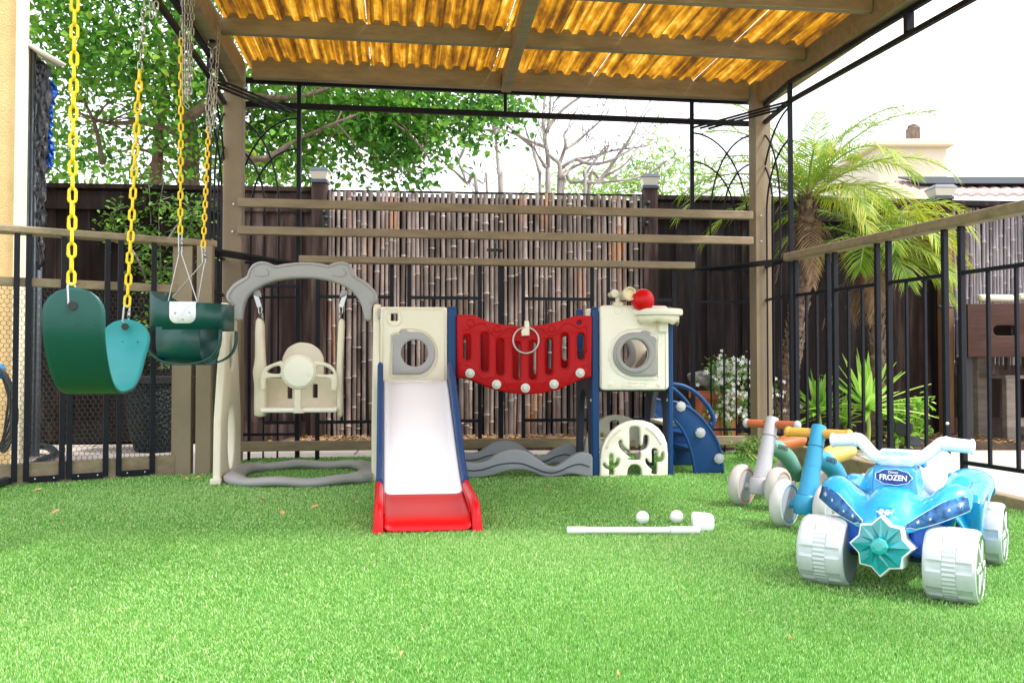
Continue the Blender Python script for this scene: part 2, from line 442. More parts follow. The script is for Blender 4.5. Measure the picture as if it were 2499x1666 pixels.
BL_, BR_ = V(-1.53,4.93,0), V(1.44,5.35,0)              # back line of the pergola
lawn_poly = [LF(-2.2), LF(0), LF(.85), V(-1.56,4.36,0), V(-1.53,4.93,0), V(-1.50,5.12,0), V(1.50,5.46,0), V(1.60,4.95,0), RA+V(0,0,0), RB, rf_near, V(2.3,-.6,0), V(-3.4,-.6,0)]
lm = MB(); lm.add([(p.x,p.y,0) for p in lawn_poly]+[(p.x,p.y,-.05) for p in lawn_poly], [tuple(range(len(lawn_poly)))]+[(i,(i+1)%len(lawn_poly),(i+1)%len(lawn_poly)+len(lawn_poly),i+len(lawn_poly)) for i in range(len(lawn_poly))])
mat('turf_base', (.07,.24,.04), .9, .3, 30)
struct(lm.build('lawn', 'turf_base'))
# grass blades (one object nobody could count)
def inside(px, py, poly):
    c = np.zeros(len(px), dtype=bool); j = len(poly)-1
    for i in range(len(poly)):
        xi, yi, xj, yj = poly[i].x, poly[i].y, poly[j].x, poly[j].y
        m_ = ((yi > py) != (yj > py)) & (px < (xj-xi)*(py-yi)/((yj-yi)+1e-12)+xi); c ^= m_; j = i
    return c
def grass():
    xs, ys, hs = [], [], []
    bands = [(1.25,2.0,98000,.58), (2.0,2.9,62000,.78), (2.9,3.9,30000,1.1), (3.9,5.5,18000,1.4)]
    ws = []
    for y0, y1, dens, wk in bands:
        xl, xr = -.64*y1-.1, .64*y1+.1; n = int((y1-y0)*(xr-xl)*dens)
        x = rng.uniform(xl, xr, n); y = rng.uniform(y0, y1, n); k = inside(x, y, lawn_poly) & (np.abs(x) < .64*y+.12)
        xs.append(x[k]); ys.append(y[k]); ws.append(np.full(k.sum(), .0011*wk))
    x = np.concatenate(xs); y = np.concatenate(ys); wd = np.concatenate(ws); n = len(x)
    # gentle mowing-like lean and patches
    lean = .55+.25*np.sin(x*3.1+y*1.7)+.2*np.sin(x*7.3-y*5.1)
    az = rng.normal(0, 1.6, n)+ -1.2 + .5*np.sin(y*2.3+x)
    h = rng.uniform(.005, .0105, n); L_ = np.abs(rng.normal(.55, .35, n))*lean
    th = rng.uniform(0, 2*np.pi, n); wx, wy = np.cos(th)*wd, np.sin(th)*wd
    dx, dy = np.cos(az)*h*L_, np.sin(az)*h*L_
    v = np.zeros((n, 5, 3), dtype=np.float32)
    v[:,0] = np.stack([x-wx, y-wy, np.zeros(n)], 1); v[:,1] = np.stack([x+wx, y+wy, np.zeros(n)], 1)
    v[:,2] = np.stack([x+wx*.9+dx*.35, y+wy*.9+dy*.35, h*.6], 1); v[:,3] = np.stack([x-wx*.9+dx*.35, y-wy*.9+dy*.35, h*.6], 1)
    v[:,4] = np.stack([x+dx, y+dy, h], 1)
    b = (np.arange(n)*5)[:,None]
    f = np.concatenate([b+np.array([0,1,2]), b+np.array([0,2,3]), b+np.array([3,2,4])], 0)
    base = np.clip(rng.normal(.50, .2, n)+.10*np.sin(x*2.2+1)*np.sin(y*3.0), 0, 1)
    pale = rng.random(n) < .24; base[pale] = np.clip(base[pale]+.4, 0, 1)  # pale blades put the turf's highlight speckle into the colour
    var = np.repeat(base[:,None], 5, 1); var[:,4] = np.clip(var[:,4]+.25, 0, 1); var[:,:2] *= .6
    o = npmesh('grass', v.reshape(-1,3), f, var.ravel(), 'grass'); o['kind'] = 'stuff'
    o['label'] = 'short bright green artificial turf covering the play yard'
    return o
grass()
# ================================================================= pergola
RW = .045
perg = thing('wooden_pergola', 'tan wooden pergola with translucent amber corrugated roof above the playset', 'pergola', (BL_.x, BL_.y, 0))
ZB0, ZB1, ZT = 2.13, 2.265, 2.265
def post(p, w=.10, h=ZB1-.003, nm='post', z0=0):
    return MB().box((p.x,p.y,(z0+h)/2), (w,w,h-z0), Matrix.Rotation(R(8),3,'Z')).build(nm, 'tan', perg, bevel=.004)
post(V(-1.575,4.97,0), .105); post(V(1.515,5.36,0), .10)
FL, FR = V(-1.12,1.25,0), V(2.12,1.4,0)
post(FL, .1); post(FR, .1)
pBL, pBR = V(-1.53,4.96,0), V(1.50,5.385,0)
def hb(a, b, z0, z1, w, nm, m='tan_wood'):
    a = V(a.x,a.y,(z0+z1)/2); b = V(b.x,b.y,(z0+z1)/2)
    return MB().beam(a, b, w, z1-z0).build(nm, m, perg, bevel=.003)
hb(pBL+V(.056,.006,0), pBR-V(.052,.006,0), 2.165, 2.262, .05, 'beam')
hb(V(-1.56,4.97,0), FL+V(-.0,0,0), 2.13, 2.258, .085, 'beam')
hb(V(1.535,5.36,0), FR, 2.13, 2.255, .085, 'beam')
hb(V(-.035,5.13,0), V(.34,1.35,0), 2.135, 2.235, .055, 'rafter')
def lerp(a, b, t): return a+(b-a)*t
for t in (.165,.33,.50,.67,.84):
    a = lerp(V(-1.525,4.95,0), FL+V(.04,0,0), t); b = lerp(V(1.49,5.33,0), FR+V(-.04,0,0), t-.012)
    hb(a, b, 2.185, 2.2615, .042, 'purlin')
# corrugated sheets
SH = (V(-1.53,5.10,0), V(1.52,5.52,0), V(-1.16,2.15,0), V(1.96,2.35,0), .086)
PURL = [(V(-1.47,4.967,0), V(1.45,5.378,0), .05)]
for t in (.165,.33,.50,.67,.84): PURL.append((lerp(V(-1.525,4.95,0), FL+V(.04,0,0), t), lerp(V(1.49,5.33,0), FR+V(-.04,0,0), t-.012), .042))
def closures():
    A0, A1, B0, B1, per = SH; n = int((A1-A0).length/per); prof = [(0,0),(.24,0),(.42,1),(.74,1),(.92,0)]
    for a, b, wd in PURL:
        if (a.y+b.y)/2 < 2.3: continue
        us = [(k+u, h) for k in range(n) for u, h in prof]; top = []
        d = (b-a)
        for u, h in us:
            q = u/n; p0, p1 = lerp(A0,A1,q), lerp(B0,B1,q); e = p1-p0
            den = d.x*e.y-d.y*e.x; s = ((p0.x-a.x)*e.y-(p0.y-a.y)*e.x)/den
            if 0 <= s <= 1: top.append((a+d*s, 2.2612+h*.0245))
        off = V(d.y,-d.x,0).normalized()*(wd/2-.004); vs = []; k = len(top)
        for sg in (1,-1):
            for p, z in top: vs.append(V(p.x,p.y,2.2595)+off*sg); vs.append(V(p.x,p.y,z)+off*sg)
        fs = []
        for i in range(k-1):
            x = 2*i; y = 2*k+2*i; fs += [(x,x+2,x+3,x+1), (y,y+1,y+3,y+2), (x+1,x+3,y+3,y+1)]
        MB().add(vs, fs).build('closure_strip', 'tan_wood', perg, smooth=20)
def sheets():
    per = .086; prof = [(0,0),(.24,0),(.42,1),(.74,1),(.92,0)]
    A0, A1 = V(-1.53,5.10,0), V(1.52,5.52,0); B0, B1 = V(-1.16,2.15,0), V(1.96,2.35,0)
    W = (A1-A0).length; n = int(W/per)
    edges = [0, 7, 14, 18, 25, n] if n > 27 else [0,n]
    edges = [0, 9, 17, 19, 26, n]
    edges = [0, 8, 16, 23, 30, n]
    for e0, e1 in zip(edges[:-1], edges[1:]):
        m = MB(); us = []
        for k in range(e0, e1):
            for u, h in prof: us.append((k+u, h))
        us.append((e1-.03, 0))
        rows = [i/14 for i in range(15)]
        vs = []
        for t in rows:
            for u, h in us:
                q = min(u/n, 1); a = lerp(A0, A1, q); b = lerp(B0, B1, q); p = lerp(a, b, t)
                vs.append((p.x, p.y, ZT+.0015+h*.027+random.uniform(-.0006,.0006)))
        c = len(us); fs = [(r*c+i, r*c+i+1, (r+1)*c+i+1, (r+1)*c+i) for r in range(len(rows)-1) for i in range(c-1)]
        m.add(vs, fs).build('roof_sheet', 'amber', perg, smooth=25)
sheets()
closures()
for x_, y_, z_ in ((-.066,5.10,2.20),(-.004,5.108,2.20)):
    MB().box((x_,y_,z_), (.004,.05,.07)).build('bracket', 'tan', perg, bevel=.001)
for k_ in range(1,6):
    for X_, dx_ in ((-1.565,.11),(1.535,-.16)):
        pass
for p_ in ((-1.585,4.913,2.10),(-1.56,4.916,1.44),(-1.565,4.916,1.286),(1.505,5.307,1.44),(1.505,5.307,1.286),(1.52,5.306,2.06),(1.49,5.304,.09)):
    MB().lathe([(.006,0),(.006,.003),(0,.004)], V(*p_), V(0,-1,0), 8).build('bolt', 'steel', perg)
# climbing rails at the back of the pergola
def bz(x, y):                                            # a point on the back line seen at (x, y)
    d = ray(x, y); s_ = (BR_.y-BL_.y)/(BR_.x-BL_.x); t = (BL_.y-s_*BL_.x)/(d.y-s_*d.x); return V(d.x*t, d.y*t, HC+d.z*t)
for (xa, xb, z, hh) in ((587,1832,1.440,.049),(587,1832,1.286,.047)):
    a = bz(xa, 800); b = bz(xb, 800); a.z = b.z = z
    MB().beam(a+V(0,-.062,0), b+V(0,-.055,0), .035, hh).build('rail', 'tan_wood', perg, bevel=.006, seg=3)
a = bz(729, 800); b = bz(1694, 800); a.z = b.z = 1.137
MB().beam(a, b, .06, .040).build('handrail', 'tan_wood', perg, bevel=.006)
a = bz(560, 800); b = bz(1836, 800); a.z = b.z = .085
MB().beam(a, b, .04, .055).build('bottom_rail', 'tan_wood', perg, bevel=.004)
# ================================================================= back metal railing
bl = bz(719,800); br = bz(1690,800)
rail = thing('metal_railing', 'black metal railing with thin balusters in front of the bamboo screen', 'railing', (0, bz(1250,800).y, 0))
def bpt(x, z, off=.0):
    p = bz(x, 800); return V(p.x, p.y+off, z)
panels = [(640,719,1.10,.40),(773,954,1.117,0),(997,1171,1.117,0),(1277,1446,1.117,0),(1486,1648,1.117,0)]
for i, (x0, x1, zt, _) in enumerate(panels):
    for x in (x0, x1):
        if x in (719, 640): continue
        MB().beam(bpt(x,-.03,.03), bpt(x,zt,.03), .022, .022).build('post', 'iron', rail, bevel=.0015)
    for z in (.93 if i else .985, .215):
        MB().beam(bpt(x0,z,.031), bpt(x1,z,.031), .016, .018).build('crossbar', 'iron', rail)
    for k in ((1/3, 2/3) if i else (.25,)):
        x = x0+(x1-x0)*k; MB().beam(bpt(x,.215,.03), bpt(x,.93 if i else .985,.03), .0125, .0125).build('baluster', 'iron', rail)
for x in (1222,): MB().beam(bpt(x,-.03,.035), bpt(x,1.117,.035), .03, .03).build('post', 'iron', rail)
for x in (605,): MB().beam(bpt(x,-.03,.035), bpt(x,1.1,.035), .014, .014).build('baluster', 'iron', rail)
# ================================================================= gazebo frame
gz = thing('iron_gazebo_frame', 'black iron gazebo frame with arched corner lattices around the pergola', 'gazebo frame', (-1.62,5.08,0))
gBL, gBR, gRR, gLL = V(-1.64,5.06,0), V(1.53,5.50,0), V(1.55,4.88,0), V(-1.54,4.45,0)
rdir = (V(1.833,3.567,0)-V(1.55,4.88,0)).normalized(); ldir = (V(-1.437,3.567,0)-V(-1.54,4.45,0)).normalized()
gFR, gFL = gRR+rdir*3.2, gLL+ldir*3.0
def zz(p, z): return V(p.x,p.y,z)
def gb(a, b, w=.022, nm='bar', h=None): return MB().beam(a, b, w, h or w).build(nm, 'iron', gz, bevel=.0015)
for z, z2 in ((2.01, 2.05), (2.15, 2.188)):
    gb(zz(gBL,z2), zz(gBR,z2), .024, h=.032); zs_ = 2.116 if z > 2.1 else z; gb(zz(gBR,zs_), zz(gRR,zs_), .024, h=.022); gb(zz(gRR,zs_), zz(gFR,zs_), .024, h=.022)
    gb(zz(gBL,zs_), zz(gLL,zs_), .022); gb(zz(gLL,zs_), zz(gFL,zs_), .024)
def onback(x):
    q = (x-CX)/F; s_ = (gBR.y-gBL.y)/(gBR.x-gBL.x); Y = (gBL.y-s_*gBL.x)/(1-s_*q); return V(q*Y, Y, 0)
v1, v2 = onback(727), onback(1691)
for p in (v1, v2, gRR, gLL, gBL, gBR): gb(zz(p,-.03), zz(p,2.178 if p in (v1,v2) else 2.107), .024, 'post')
m_ = onback(1233); gb(zz(m_,2.05), zz(m_,2.19), .045, 'strut', .02)
pr = gRR+rdir*1.02; gb(zz(pr,2.02), zz(pr,2.106), .035, 'strut')
def lattice(a, b, ztop=1.46, flip=False):
    """two pairs of crossing quarter arches over four balusters between posts a and b"""
    d = b-a; L_ = d.length; fr = [.28,.48,.67,.86] if not flip else [.14,.33,.52,.72]
    top = 1.99
    for i, k in enumerate(fr):
        p = a+d*k
        MB().tube([zz(p,-.02), zz(p,1.44)], .0055, 6).build('baluster', 'iron', gz)
    for k, (s0, z0, s1) in enumerate(((.0,1.98,fr[3]), (.0,1.80,fr[2]), (1.0,1.98,fr[0]), (1.0,1.80,fr[1]))):
        pts = []
        for i in range(17):
            t = R(90*i/16); s_ = s0+(s1-s0)*math.sin(t); z = 1.44+(z0-1.44)*math.cos(t)
            pts.append(zz(a+d*s_, z))
        MB().tube(pts, .0058, 6).build('arch', 'iron', gz)
    for z in (.93, .14): MB().beam(zz(a,z), zz(b,z), .012, .014).build('crossbar', 'iron', gz)
lattice(v2, gBR); lattice(gRR, gBR); lattice(gBL, v1, flip=True); lattice(gLL, gBL)
# corner brace shelves
for a, b, c in ((v2, gRR, gBR), (v1, gLL, gBL)):
    for z, n in ((2.01, 3), (1.13, 4)):
        for i in range(n):
            t = i*.13; p, q = lerp(a, c, t), lerp(b, c, t)
            MB().beam(zz(p,z), zz(q,z), .012 if z > 2 else .03, .01).build('brace', 'iron', gz)
    MB().beam(zz(a,1.13), zz(c,1.13), .02, .012).build('brace', 'iron', gz); MB().beam(zz(b,1.13), zz(c,1.13), .02, .012).build('brace', 'iron', gz)
# ================================================================= left railing
lf = thing('yard_railing', 'low tan and black railing with wire mesh at the left edge of the lawn', 'railing', tuple(LF(.5)))
ld = (LB-LA).normalized(); ln = V(ld.y,-ld.x,0)          # towards the camera
e0, e1 = LF(-1.2), LB-ld*.02
MB().beam(zz(e0,1.155), zz(LB+ld*.17,1.155), .09, .035).build('handrail', 'tan_wood', lf, bevel=.008, seg=3)
MB().beam(zz(e0,.92), zz(e1,.92), .035, .04).build('mid_rail', 'tan_wood', lf, bevel=.003)
MB().beam(zz(e0,.045), zz(e1,.045), .035, .10).build('bottom_rail', 'tan_wood', lf, bevel=.003)
def LX(x):
    q = (x-CX)/F; s_ = (LB.y-LA.y)/(LB.x-LA.x); Y = (LA.y-s_*LA.x)/(1-s_*q); return V(q*Y, Y, 0)
for x0, x1 in ((-120,-45),(-25,37),(66,152),(170,258),(290,371)):
    a, b = LX(x0)+ln*.03, LX(x1)+ln*.03
    for p in (a, b): MB().beam(zz(p,.015), zz(p,1.137), .024, .013, up=ln).build('baluster', 'iron', lf, bevel=.001)
    MB().beam(zz(a,.022)+ld*.012, zz(b,.022)-ld*.012, .008, .028).build('foot_bar', 'iron', lf)
    for k in (.25,.78):
        p = lerp(a, b, k)+ln*.005; MB().ball(zz(p,.024), .006, 10, 6).build('screw', 'steel', lf)
for x in (72,): 
    p = LX(x-26)+ln*.03
MB().box((LX(447).x,LX(447).y-.0,.565), (.095,.06,1.14), Matrix.Rotation(R(8),3,'Z')).build('post', 'tan', lf, bevel=.004)
MB().box((-1.537,4.41,.565), (.075,.06,1.14), Matrix.Rotation(R(8),3,'Z')).build('post', 'tan', lf, bevel=.004)
def hexmesh():
    m = MB(); s_ = .0135; A = LX(-80)-ln*.022; B = LX(425)-ln*.022; W = (B-A).length; z0, z1 = .03, .93
    hx = s_*math.sqrt(3); r = .0012
    def pt(u, z): p = A+ld*u; return V(p.x, p.y, z)
    def seg(a, b):
        d = (b-a).normalized(); u = d.orthogonal().normalized(); w_ = d.cross(u); vs = []
        for p in (a, b):
            for k in range(3): t = 2*math.pi*k/3; vs.append(p+(u*math.cos(t)+w_*math.sin(t))*r)
        m.add(vs, [(0,1,4,3),(1,2,5,4),(2,0,3,5)])
    row = 0; z = z0
    while z < z1:
        u = (row%2)*hx/2
        while u < W:
            c = [(u, z), (u+hx/2, z+s_/2), (u-hx/2, z+s_/2), (u, z-s_)]
            p0 = pt(*c[0]); seg(p0, pt(*c[1])); seg(p0, pt(*c[2])); seg(p0, pt(*c[3])); u += hx
        z += 1.5*s_; row += 1
    m.build('wire_mesh', 'wire', lf)
hexmesh()
# ================================================================= right railing
rf = thing('side_railing', 'sloping black balustrade with tan handrail behind the ride-on toys', 'railing', tuple(RF(2150)))
rd = (RB-RA).normalized(); far, near = RF(1926), RF(3000)
MB().beam(zz(far,1.135), zz(near,1.135), .075, .045).build('handrail', 'tan_wood', rf, bevel=.010, seg=3)
kb = MB(); q0, q1 = RF(1936), RF(3000)
def kz(p): return .10*max(0, min(1, (p.y-3.48)/1.4))
a0, a1 = kz(q0)+.01, .012; nn = V(-rd.y, rd.x, 0)*.03
kb.add([q0-nn+V(0,0,-.06), q0+nn+V(0,0,-.06), q0+nn+V(0,0,a0), q0-nn+V(0,0,a0), q1-nn+V(0,0,-.06), q1+nn+V(0,0,-.06), q1+nn+V(0,0,a1), q1-nn+V(0,0,a1)], [(0,1,2,3),(7,6,5,4),(0,4,5,1),(1,5,6,2),(2,6,7,3),(3,7,4,0)])
kb.build('bottom_rail', 'tan_wood', rf, bevel=.006)
for x0, x1 in ((1944,2022),(2039,2143),(2171,2308),(2349,2560),(2600,2950)):
    a, b = RF(x0), RF(x1)
    for p in (a, b): MB().beam(zz(p,kz(p)), zz(p,1.112), .024, .020, up=rd).build('post', 'iron', rf, bevel=.0015)
    MB().beam(zz(a,.92)+rd*.012, zz(b,.92)-rd*.012, .016, .016).build('crossbar', 'iron', rf)
    MB().beam(zz(a,.145)+rd*.012, zz(b,.145)-rd*.012, .016, .016).build('crossbar', 'iron', rf)
    for k in (.33,.66):
        p = lerp(a, b, k); MB().beam(zz(p,.153), zz(p,.912), .012, .012, up=rd).build('baluster', 'iron', rf)
p = P(2312,1033,RF(2308).y-.02); MB().ball(p, .007, 10, 6).build('screw', 'white', rf)
# ================================================================= playset
pa = math.atan(.10); PEX = V(math.cos(pa), math.sin(pa), 0); PN = V(-math.sin(pa), math.cos(pa), 0); PO = V(0,4.26,0)
def PW(u, v, w=0): return PO+PEX*u+V(0,0,v)+PN*w
def UV(x, y, off=0):
    d = ray(x, y); o = V(0,0,HC); t = ((PO+PN*off)-o).dot(PN)/d.dot(PN); p = o+d*t-PO
    return (p.dot(PEX), p.z)
zA = lambda x, y: (500+x/2.376, 560+y/2.376)
zB = lambda x, y: (860+x/2.45, 700+y/2.45)
zC = lambda x, y: (1080+x/3.135, 700+y/3.135)
zD = lambda x, y: (1400+x/3.015, 680+y/3.015)
def tr(z, pts, off=0): return [UV(*z(*p), off) for p in pts]
playset = thing('toddler_playset', 'cream, red and blue plastic playset with white slide, red bridge panels and curved steps', 'playset', tuple(PW(-.2,0,.2)))
def pl(w0): return lambda u, v, w: PW(u, v, w0+w)
def S(z, pts, n=5, off=0, closed=True): return smoothpts(tr(z, pts, off), n, closed)
def C(z, c, r, off=0, n=36, a0=0, a1=360, ry=None):
    u, v = UV(*z(*c), off); u2, _ = UV(*z(c[0]+r, c[1]), off)
    k = abs(u2-u); return circ((u, v), k, n, a0, a1, ry and k*ry/r)
def line(name, z, pts, r, off, m, parent=playset, n=5, closed=False, sm=True, ell=1):
    p = tr(z, pts, off); 
    if sm: p = smoothpts(p, n, closed)
    return MB().tube([PW(u, v, off) for u, v in p], r, 6, closed, ell=ell).build(name, m, parent, smooth=180)
def lines(name, lst, m, parent=playset):
    mb = MB()
    for z, pts, r, off, closed, n in lst:
        p = tr(z, pts, off)
        if n > 1: p = smoothpts(p, n, closed)
        mb.tube([PW(u, v, off) for u, v in p], r, 6, closed)
    return mb.build(name, m, parent, smooth=180)
# ---- swing frame (left)
arch = [(163,522),(161,480),(158,440),(135,420),(119,392),(125,362),(160,318),(200,290),(238,268),(250,235),(275,200),(315,184),(355,186),(385,198),(410,206),(460,197),(560,188),(660,193),(715,204),(745,192),(790,184),(825,192),(850,215),(866,255),(890,276),(935,302),(975,340),(999,378),(997,415),(975,430),(968,470),(965,522),(928,524),(918,485),(900,425),(865,372),(820,336),(740,302),(650,284),(560,280),(460,287),(375,305),(305,338),(252,380),(226,430),(214,490),(206,524)]
plate('swing_arch', S(zA, arch, 3, .06), [], .055, .010, pl(.09), 'grey_plastic', playset)
o_ = .058
lines('arch_trim', [(zA, [(172,440),(150,410),(138,385),(170,335),(245,285),(262,240),(285,212),(320,198),(360,200),(410,220),(470,210),(560,201),(650,206),(710,218),(750,205),(800,198),(838,215),(852,262),(885,290),(940,325),(985,375),(975,415),(952,435)], .0022, o_+.002, False, 4),
  (zA, [(285,262),(300,268),(325,270),(345,268),(365,262),(368,240),(355,228)], .0018, o_+.002, False, 4),
  (zA, [(740,258),(745,268),(790,270),(815,262),(815,242),(800,228)], .0018, o_+.002, False, 4)], 'grey_plastic')
# left side panel stands front to back; front at w=-.13, back at w=.36
def side(name, ul, w0, w1, h, holes, m, th=.035, lean=0.0, foot=.02, z0=0, top=.55):
    """panel in the front-back plane; outline in (w, z)"""
    wm = (w0+w1)/2; hw = (w1-w0)/2
    out = [(w0,z0),(w0+.01,h*.35),(wm-hw*top,h*.80),(wm-hw*top+.01,h*.97),(wm-hw*top+.03,h),(wm+hw*top-.03,h),(wm+hw*top-.01,h*.97),(wm+hw*top,h*.80),(w1-.01,h*.35),(w1,z0)]
    hs = []
    for hh in holes: hs.append(hh)
    return plate(name, out, hs, th, .008, lambda u, v, w: PW(ul+w+lean*(u-w0), v, u), m, playset)
uL = UV(540,1160)[0]
side('swing_side_panel', uL, -.10, .36, .835, [[(.02,.0),(.02,.12),(.06,.24),(.13,.30),(.20,.24),(.24,.12),(.24,.0)][::1] and circ((.13,.20),.075,24,ry=.16), circ((.13,.60),.055,24,ry=.09)], 'cream', lean=0)
plate('side_inset', circ((.13,.60),.053,24,ry=.088), [], .012, .003, lambda u, v, w: PW(uL+w, v, u), 'grey_plastic', playset)
uR = UV(917,1160)[0]
side('swing_side_panel', uR, -.06, .36, .835, [circ((.15,.20),.075,24,ry=.16)], 'cream', th=.036)
# feet
fm = MB()
for u, w_ in ((uL,-.10),(uL-.045,.35),(uR,-.05),(uR,.35)): MB().box(PW(u, .012, w_), (.05,.04,.03), Matrix.Rotation(pa,3,'Z')).build('foot', 'cream', playset, bevel=.006)
# base ring
def ring():
    c0, c1 = uL+.06, uR-.045; w0, w1 = -.24, .43
    pts = [(c0+.0,.02),(c0+.02,-.10),(c0+.10,-.20),(c0+.22,w0),((c0+c1)/2,w0-.005),(c1-.18,w0+.005),(c1-.06,-.17),(c1-.01,-.08),(c1,.12),(c1-.02,.30),(c1-.10,.40),(c1-.2,w1),((c0+c1)/2,w1+.01),(c0+.2,w1),(c0+.08,.38),(c0,.26)]
    p = smoothpts(pts, 6, True); mb = MB(); n = len(p); rs = []
    P3 = []
    for i, (u, w_) in enumerate(p):
        ed = abs((w_-.1)/.33); z = .024+.005*math.sin(u*22); P3.append(PW(u, z, w_))
        rs.append(.036 if ed > .8 else .046)
    mb.tube(P3, rs, 10, True, ell=.62, up=(0,0,1)); return mb.build('base_ring', 'grey_plastic', playset, smooth=60)
ring()
# ---- hanging toddler seat (its own thing)
sx, sv = UV(*zA(545,900), .12)
ts = thing('toddler_swing_seat', 'cream bucket swing seat with round lap bar hanging under the grey playset arch', 'swing seat', tuple(PW(sx,0,.12)))
for xa, xb, s_ in ((298,322,1),(812,790,-1)):
    tr_ = tr(zA, [(xa-14*s_,352),(xa+16*s_,350),(xa+28*s_,372),(xa+30*s_,395),(xa+10*s_,388),(xa-14*s_,378)], .1)
    plate('hanger_bracket', tr_, [], .02, .004, pl(.10), 'grey_plastic', playset)
    a = UV(*zA(xa,380), .12); b = UV(*zA(xa+22*s_,450), .12); c = UV(*zA(xb+10*s_,480), .12); d = UV(*zA(xb+12*s_,535), .12)
    m = MB(); m.beam(PW(*a,.11), PW(*b,.11), .022, .008, up=PN)
    m.tube([PW(b[0]+.008*math.cos(t), (b[1]+c[1])/2+.022*math.sin(t), .12) for t in [2*math.pi*i/14 for i in range(14)]], .003, 6, True)
    m.tube([PW(c[0]+.002, (c[1]+d[1])/2+.02*math.sin(t), .12+.008*math.cos(t)) for t in [2*math.pi*i/14 for i in range(14)]], .003, 6, True)
    m.build('hanger_link', 'steel', ts)
armL = [(300,532),(338,532),(343,620),(350,760),(357,830),(355,920),(355,1060),(340,1082),(300,1080),(290,1050),(290,900),(283,820),(295,740)]
plate('side_arm', S(zA, armL, 3, .12), [], .07, .012, pl(.12), 'cream', ts)
armR = [(780,532),(808,530),(806,640),(800,760),(798,900),(800,1060),(790,1085),(772,1078),(768,1000),(768,900),(765,820),(768,740),(772,640)]
plate('side_arm', S(zA, armR, 3, .12), [], .07, .012, pl(.12), 'cream', ts)
back = [(355,862),(455,862),(450,745),(480,690),(530,660),(570,655),(620,665),(668,700),(690,745),(690,862),(768,862),(768,1040),(355,1040)]
plate('backrest', tr(zA, back, .22)[:2]+smoothpts(tr(zA, back[2:9], .22), 4, False)+tr(zA, back[9:], .22), [rrect(*sum([list(UV(*zA(480,980), .22)), list(UV(*zA(508,895), .22))], []), .005), rrect(*sum([list(UV(*zA(627,975), .22)), list(UV(*zA(655,895), .22))], []), .005)], .022, .006, pl(.22), 'cream', ts)
a = UV(*zA(325,1047), .05); b = UV(*zA(768,1047), .05)
MB().box(PW((a[0]+b[0])/2, a[1], .125), (b[0]-a[0], .20, .022), Matrix.Rotation(pa,3,'Z')).build('seat', 'cream_light', ts, bevel=.008, seg=3)
plate('lap_disc', C(zA, (545,825), 104, .02), [], .035, .010, pl(.02), 'cream', ts)
plate('lap_disc_face', C(zA, (545,825), 88, .0), [], .008, .003, pl(-.002), 'cream_light', ts)
hl = [(455,765),(400,775),(350,800),(325,840),(325,925),(350,925),(352,880),(365,862),(440,858),(455,850)]
hlh = [(435,792),(390,800),(362,828),(435,835)]
plate('handle', S(zA, hl, 3, .02), [S(zA, hlh, 3, .02)], .026, .007, pl(.025), 'cream', ts)
hr = [(635,765),(700,772),(740,795),(765,840),(765,930),(733,930),(732,880),(712,862),(645,858),(635,850)]
hrh = [(650,792),(705,798),(738,822),(738,838),(648,835)]
plate('handle', S(zA, hr, 3, .02), [S(zA, hrh, 3, .02)], .026, .007, pl(.025), 'cream', ts)
plate('crotch_bar', tr(zA, [(520,925),(558,925),(558,1035),(575,1065),(512,1065),(520,1035)], .02), [], .03, .006, pl(.025), 'cream', ts)
# ---- towers
def screw(mb, u, v, w, r=.007): mb.lathe([(r,0),(r*.8,.003),(0,.004)], PW(u,v,w), -PN, 10)
def panelT1(name, off, mirror=None):
    z = zB
    out = rrect(*UV(*z(166,572), off), *UV(*z(566,122), off), .012)
    hol = [C(z, (370,395), 84, off), rrect(*UV(*z(230,204), off), *UV(*z(272,160), off), .003)]
    return plate(name, out, hol, .035, .007, pl(off), 'cream', playset)
panelT1('tower_panel', .02)
bear = [(240,520),(240,420),(243,355),(240,330),(240,293),(262,283),(284,286),(288,262),(316,254),(345,270),(380,268),(425,278),(462,308),(487,350),(495,400),(485,450),(455,495),(410,519),(380,521)]
plate('window_ring', tr(zB, bear[:2])+S(zB, bear[1:17], 3, 0, False)+tr(zB, bear[17:]), [C(zB, (372,396), 80)], .03, .007, pl(-.003), 'grey_plastic', playset)
lines('panel_trim', [(zB, [(225,530),(225,420),(228,330),(232,280),(275,272),(292,250),(330,248),(400,255),(460,285),(500,340),(512,400),(500,465),(465,512),(410,537),(300,538)], .003, .001, True, 4),
   (zB, [(250+44*math.cos(t),182+50*math.sin(t)) for t in [k*.5236 for k in range(12)]], .003, .001, True, 3),
   (zB, [(180,560),(180,140),(196,130),(535,134),(552,150),(553,560)], .0025, .001, False, 1)], 'cream')
MB().box(PW(*UV(*zB(178,160),.02),.02), (.04,.03,.045), Matrix.Rotation(pa,3,'Z')).build('connector', 'grey_plastic', playset, bevel=.004)
def bpost(x0, x1, ytop, ybot, off, nm='tower_post', m='blue'):
    a = UV(x0, ytop, off); b = UV(x1, ybot, off); w_ = b[0]-a[0]; h = a[1]; uc = (a[0]+b[0])/2
    mb = MB(); mb.box(PW(uc, h/2-.006, off+.02), (w_, .045, h-.012), Matrix.Rotation(pa,3,'Z'))
    mb.tube([PW(uc-w_*.46, h-.014, off+.02), PW(uc+w_*.46, h-.014, off+.02)], .0225, 14)
    ob = mb.build(nm, m, playset, bevel=.007, seg=3)
    sm_ = MB()
    for k in (.12,.45,.8):
        for q in (-1,): sm_.ball(PW(uc+q*w_*.5, h*k, off+.02), .008, 10, 6, (.6,1,1))
    sm_.build('bolt', 'bolt_cream', playset); return ob
bpost(1092,1114,751,1166,.01); bpost(1091,1103,756,1143,.47)
bpost(1444,1463,752,1164,0); bpost(1408,1424,757,1140,.47)
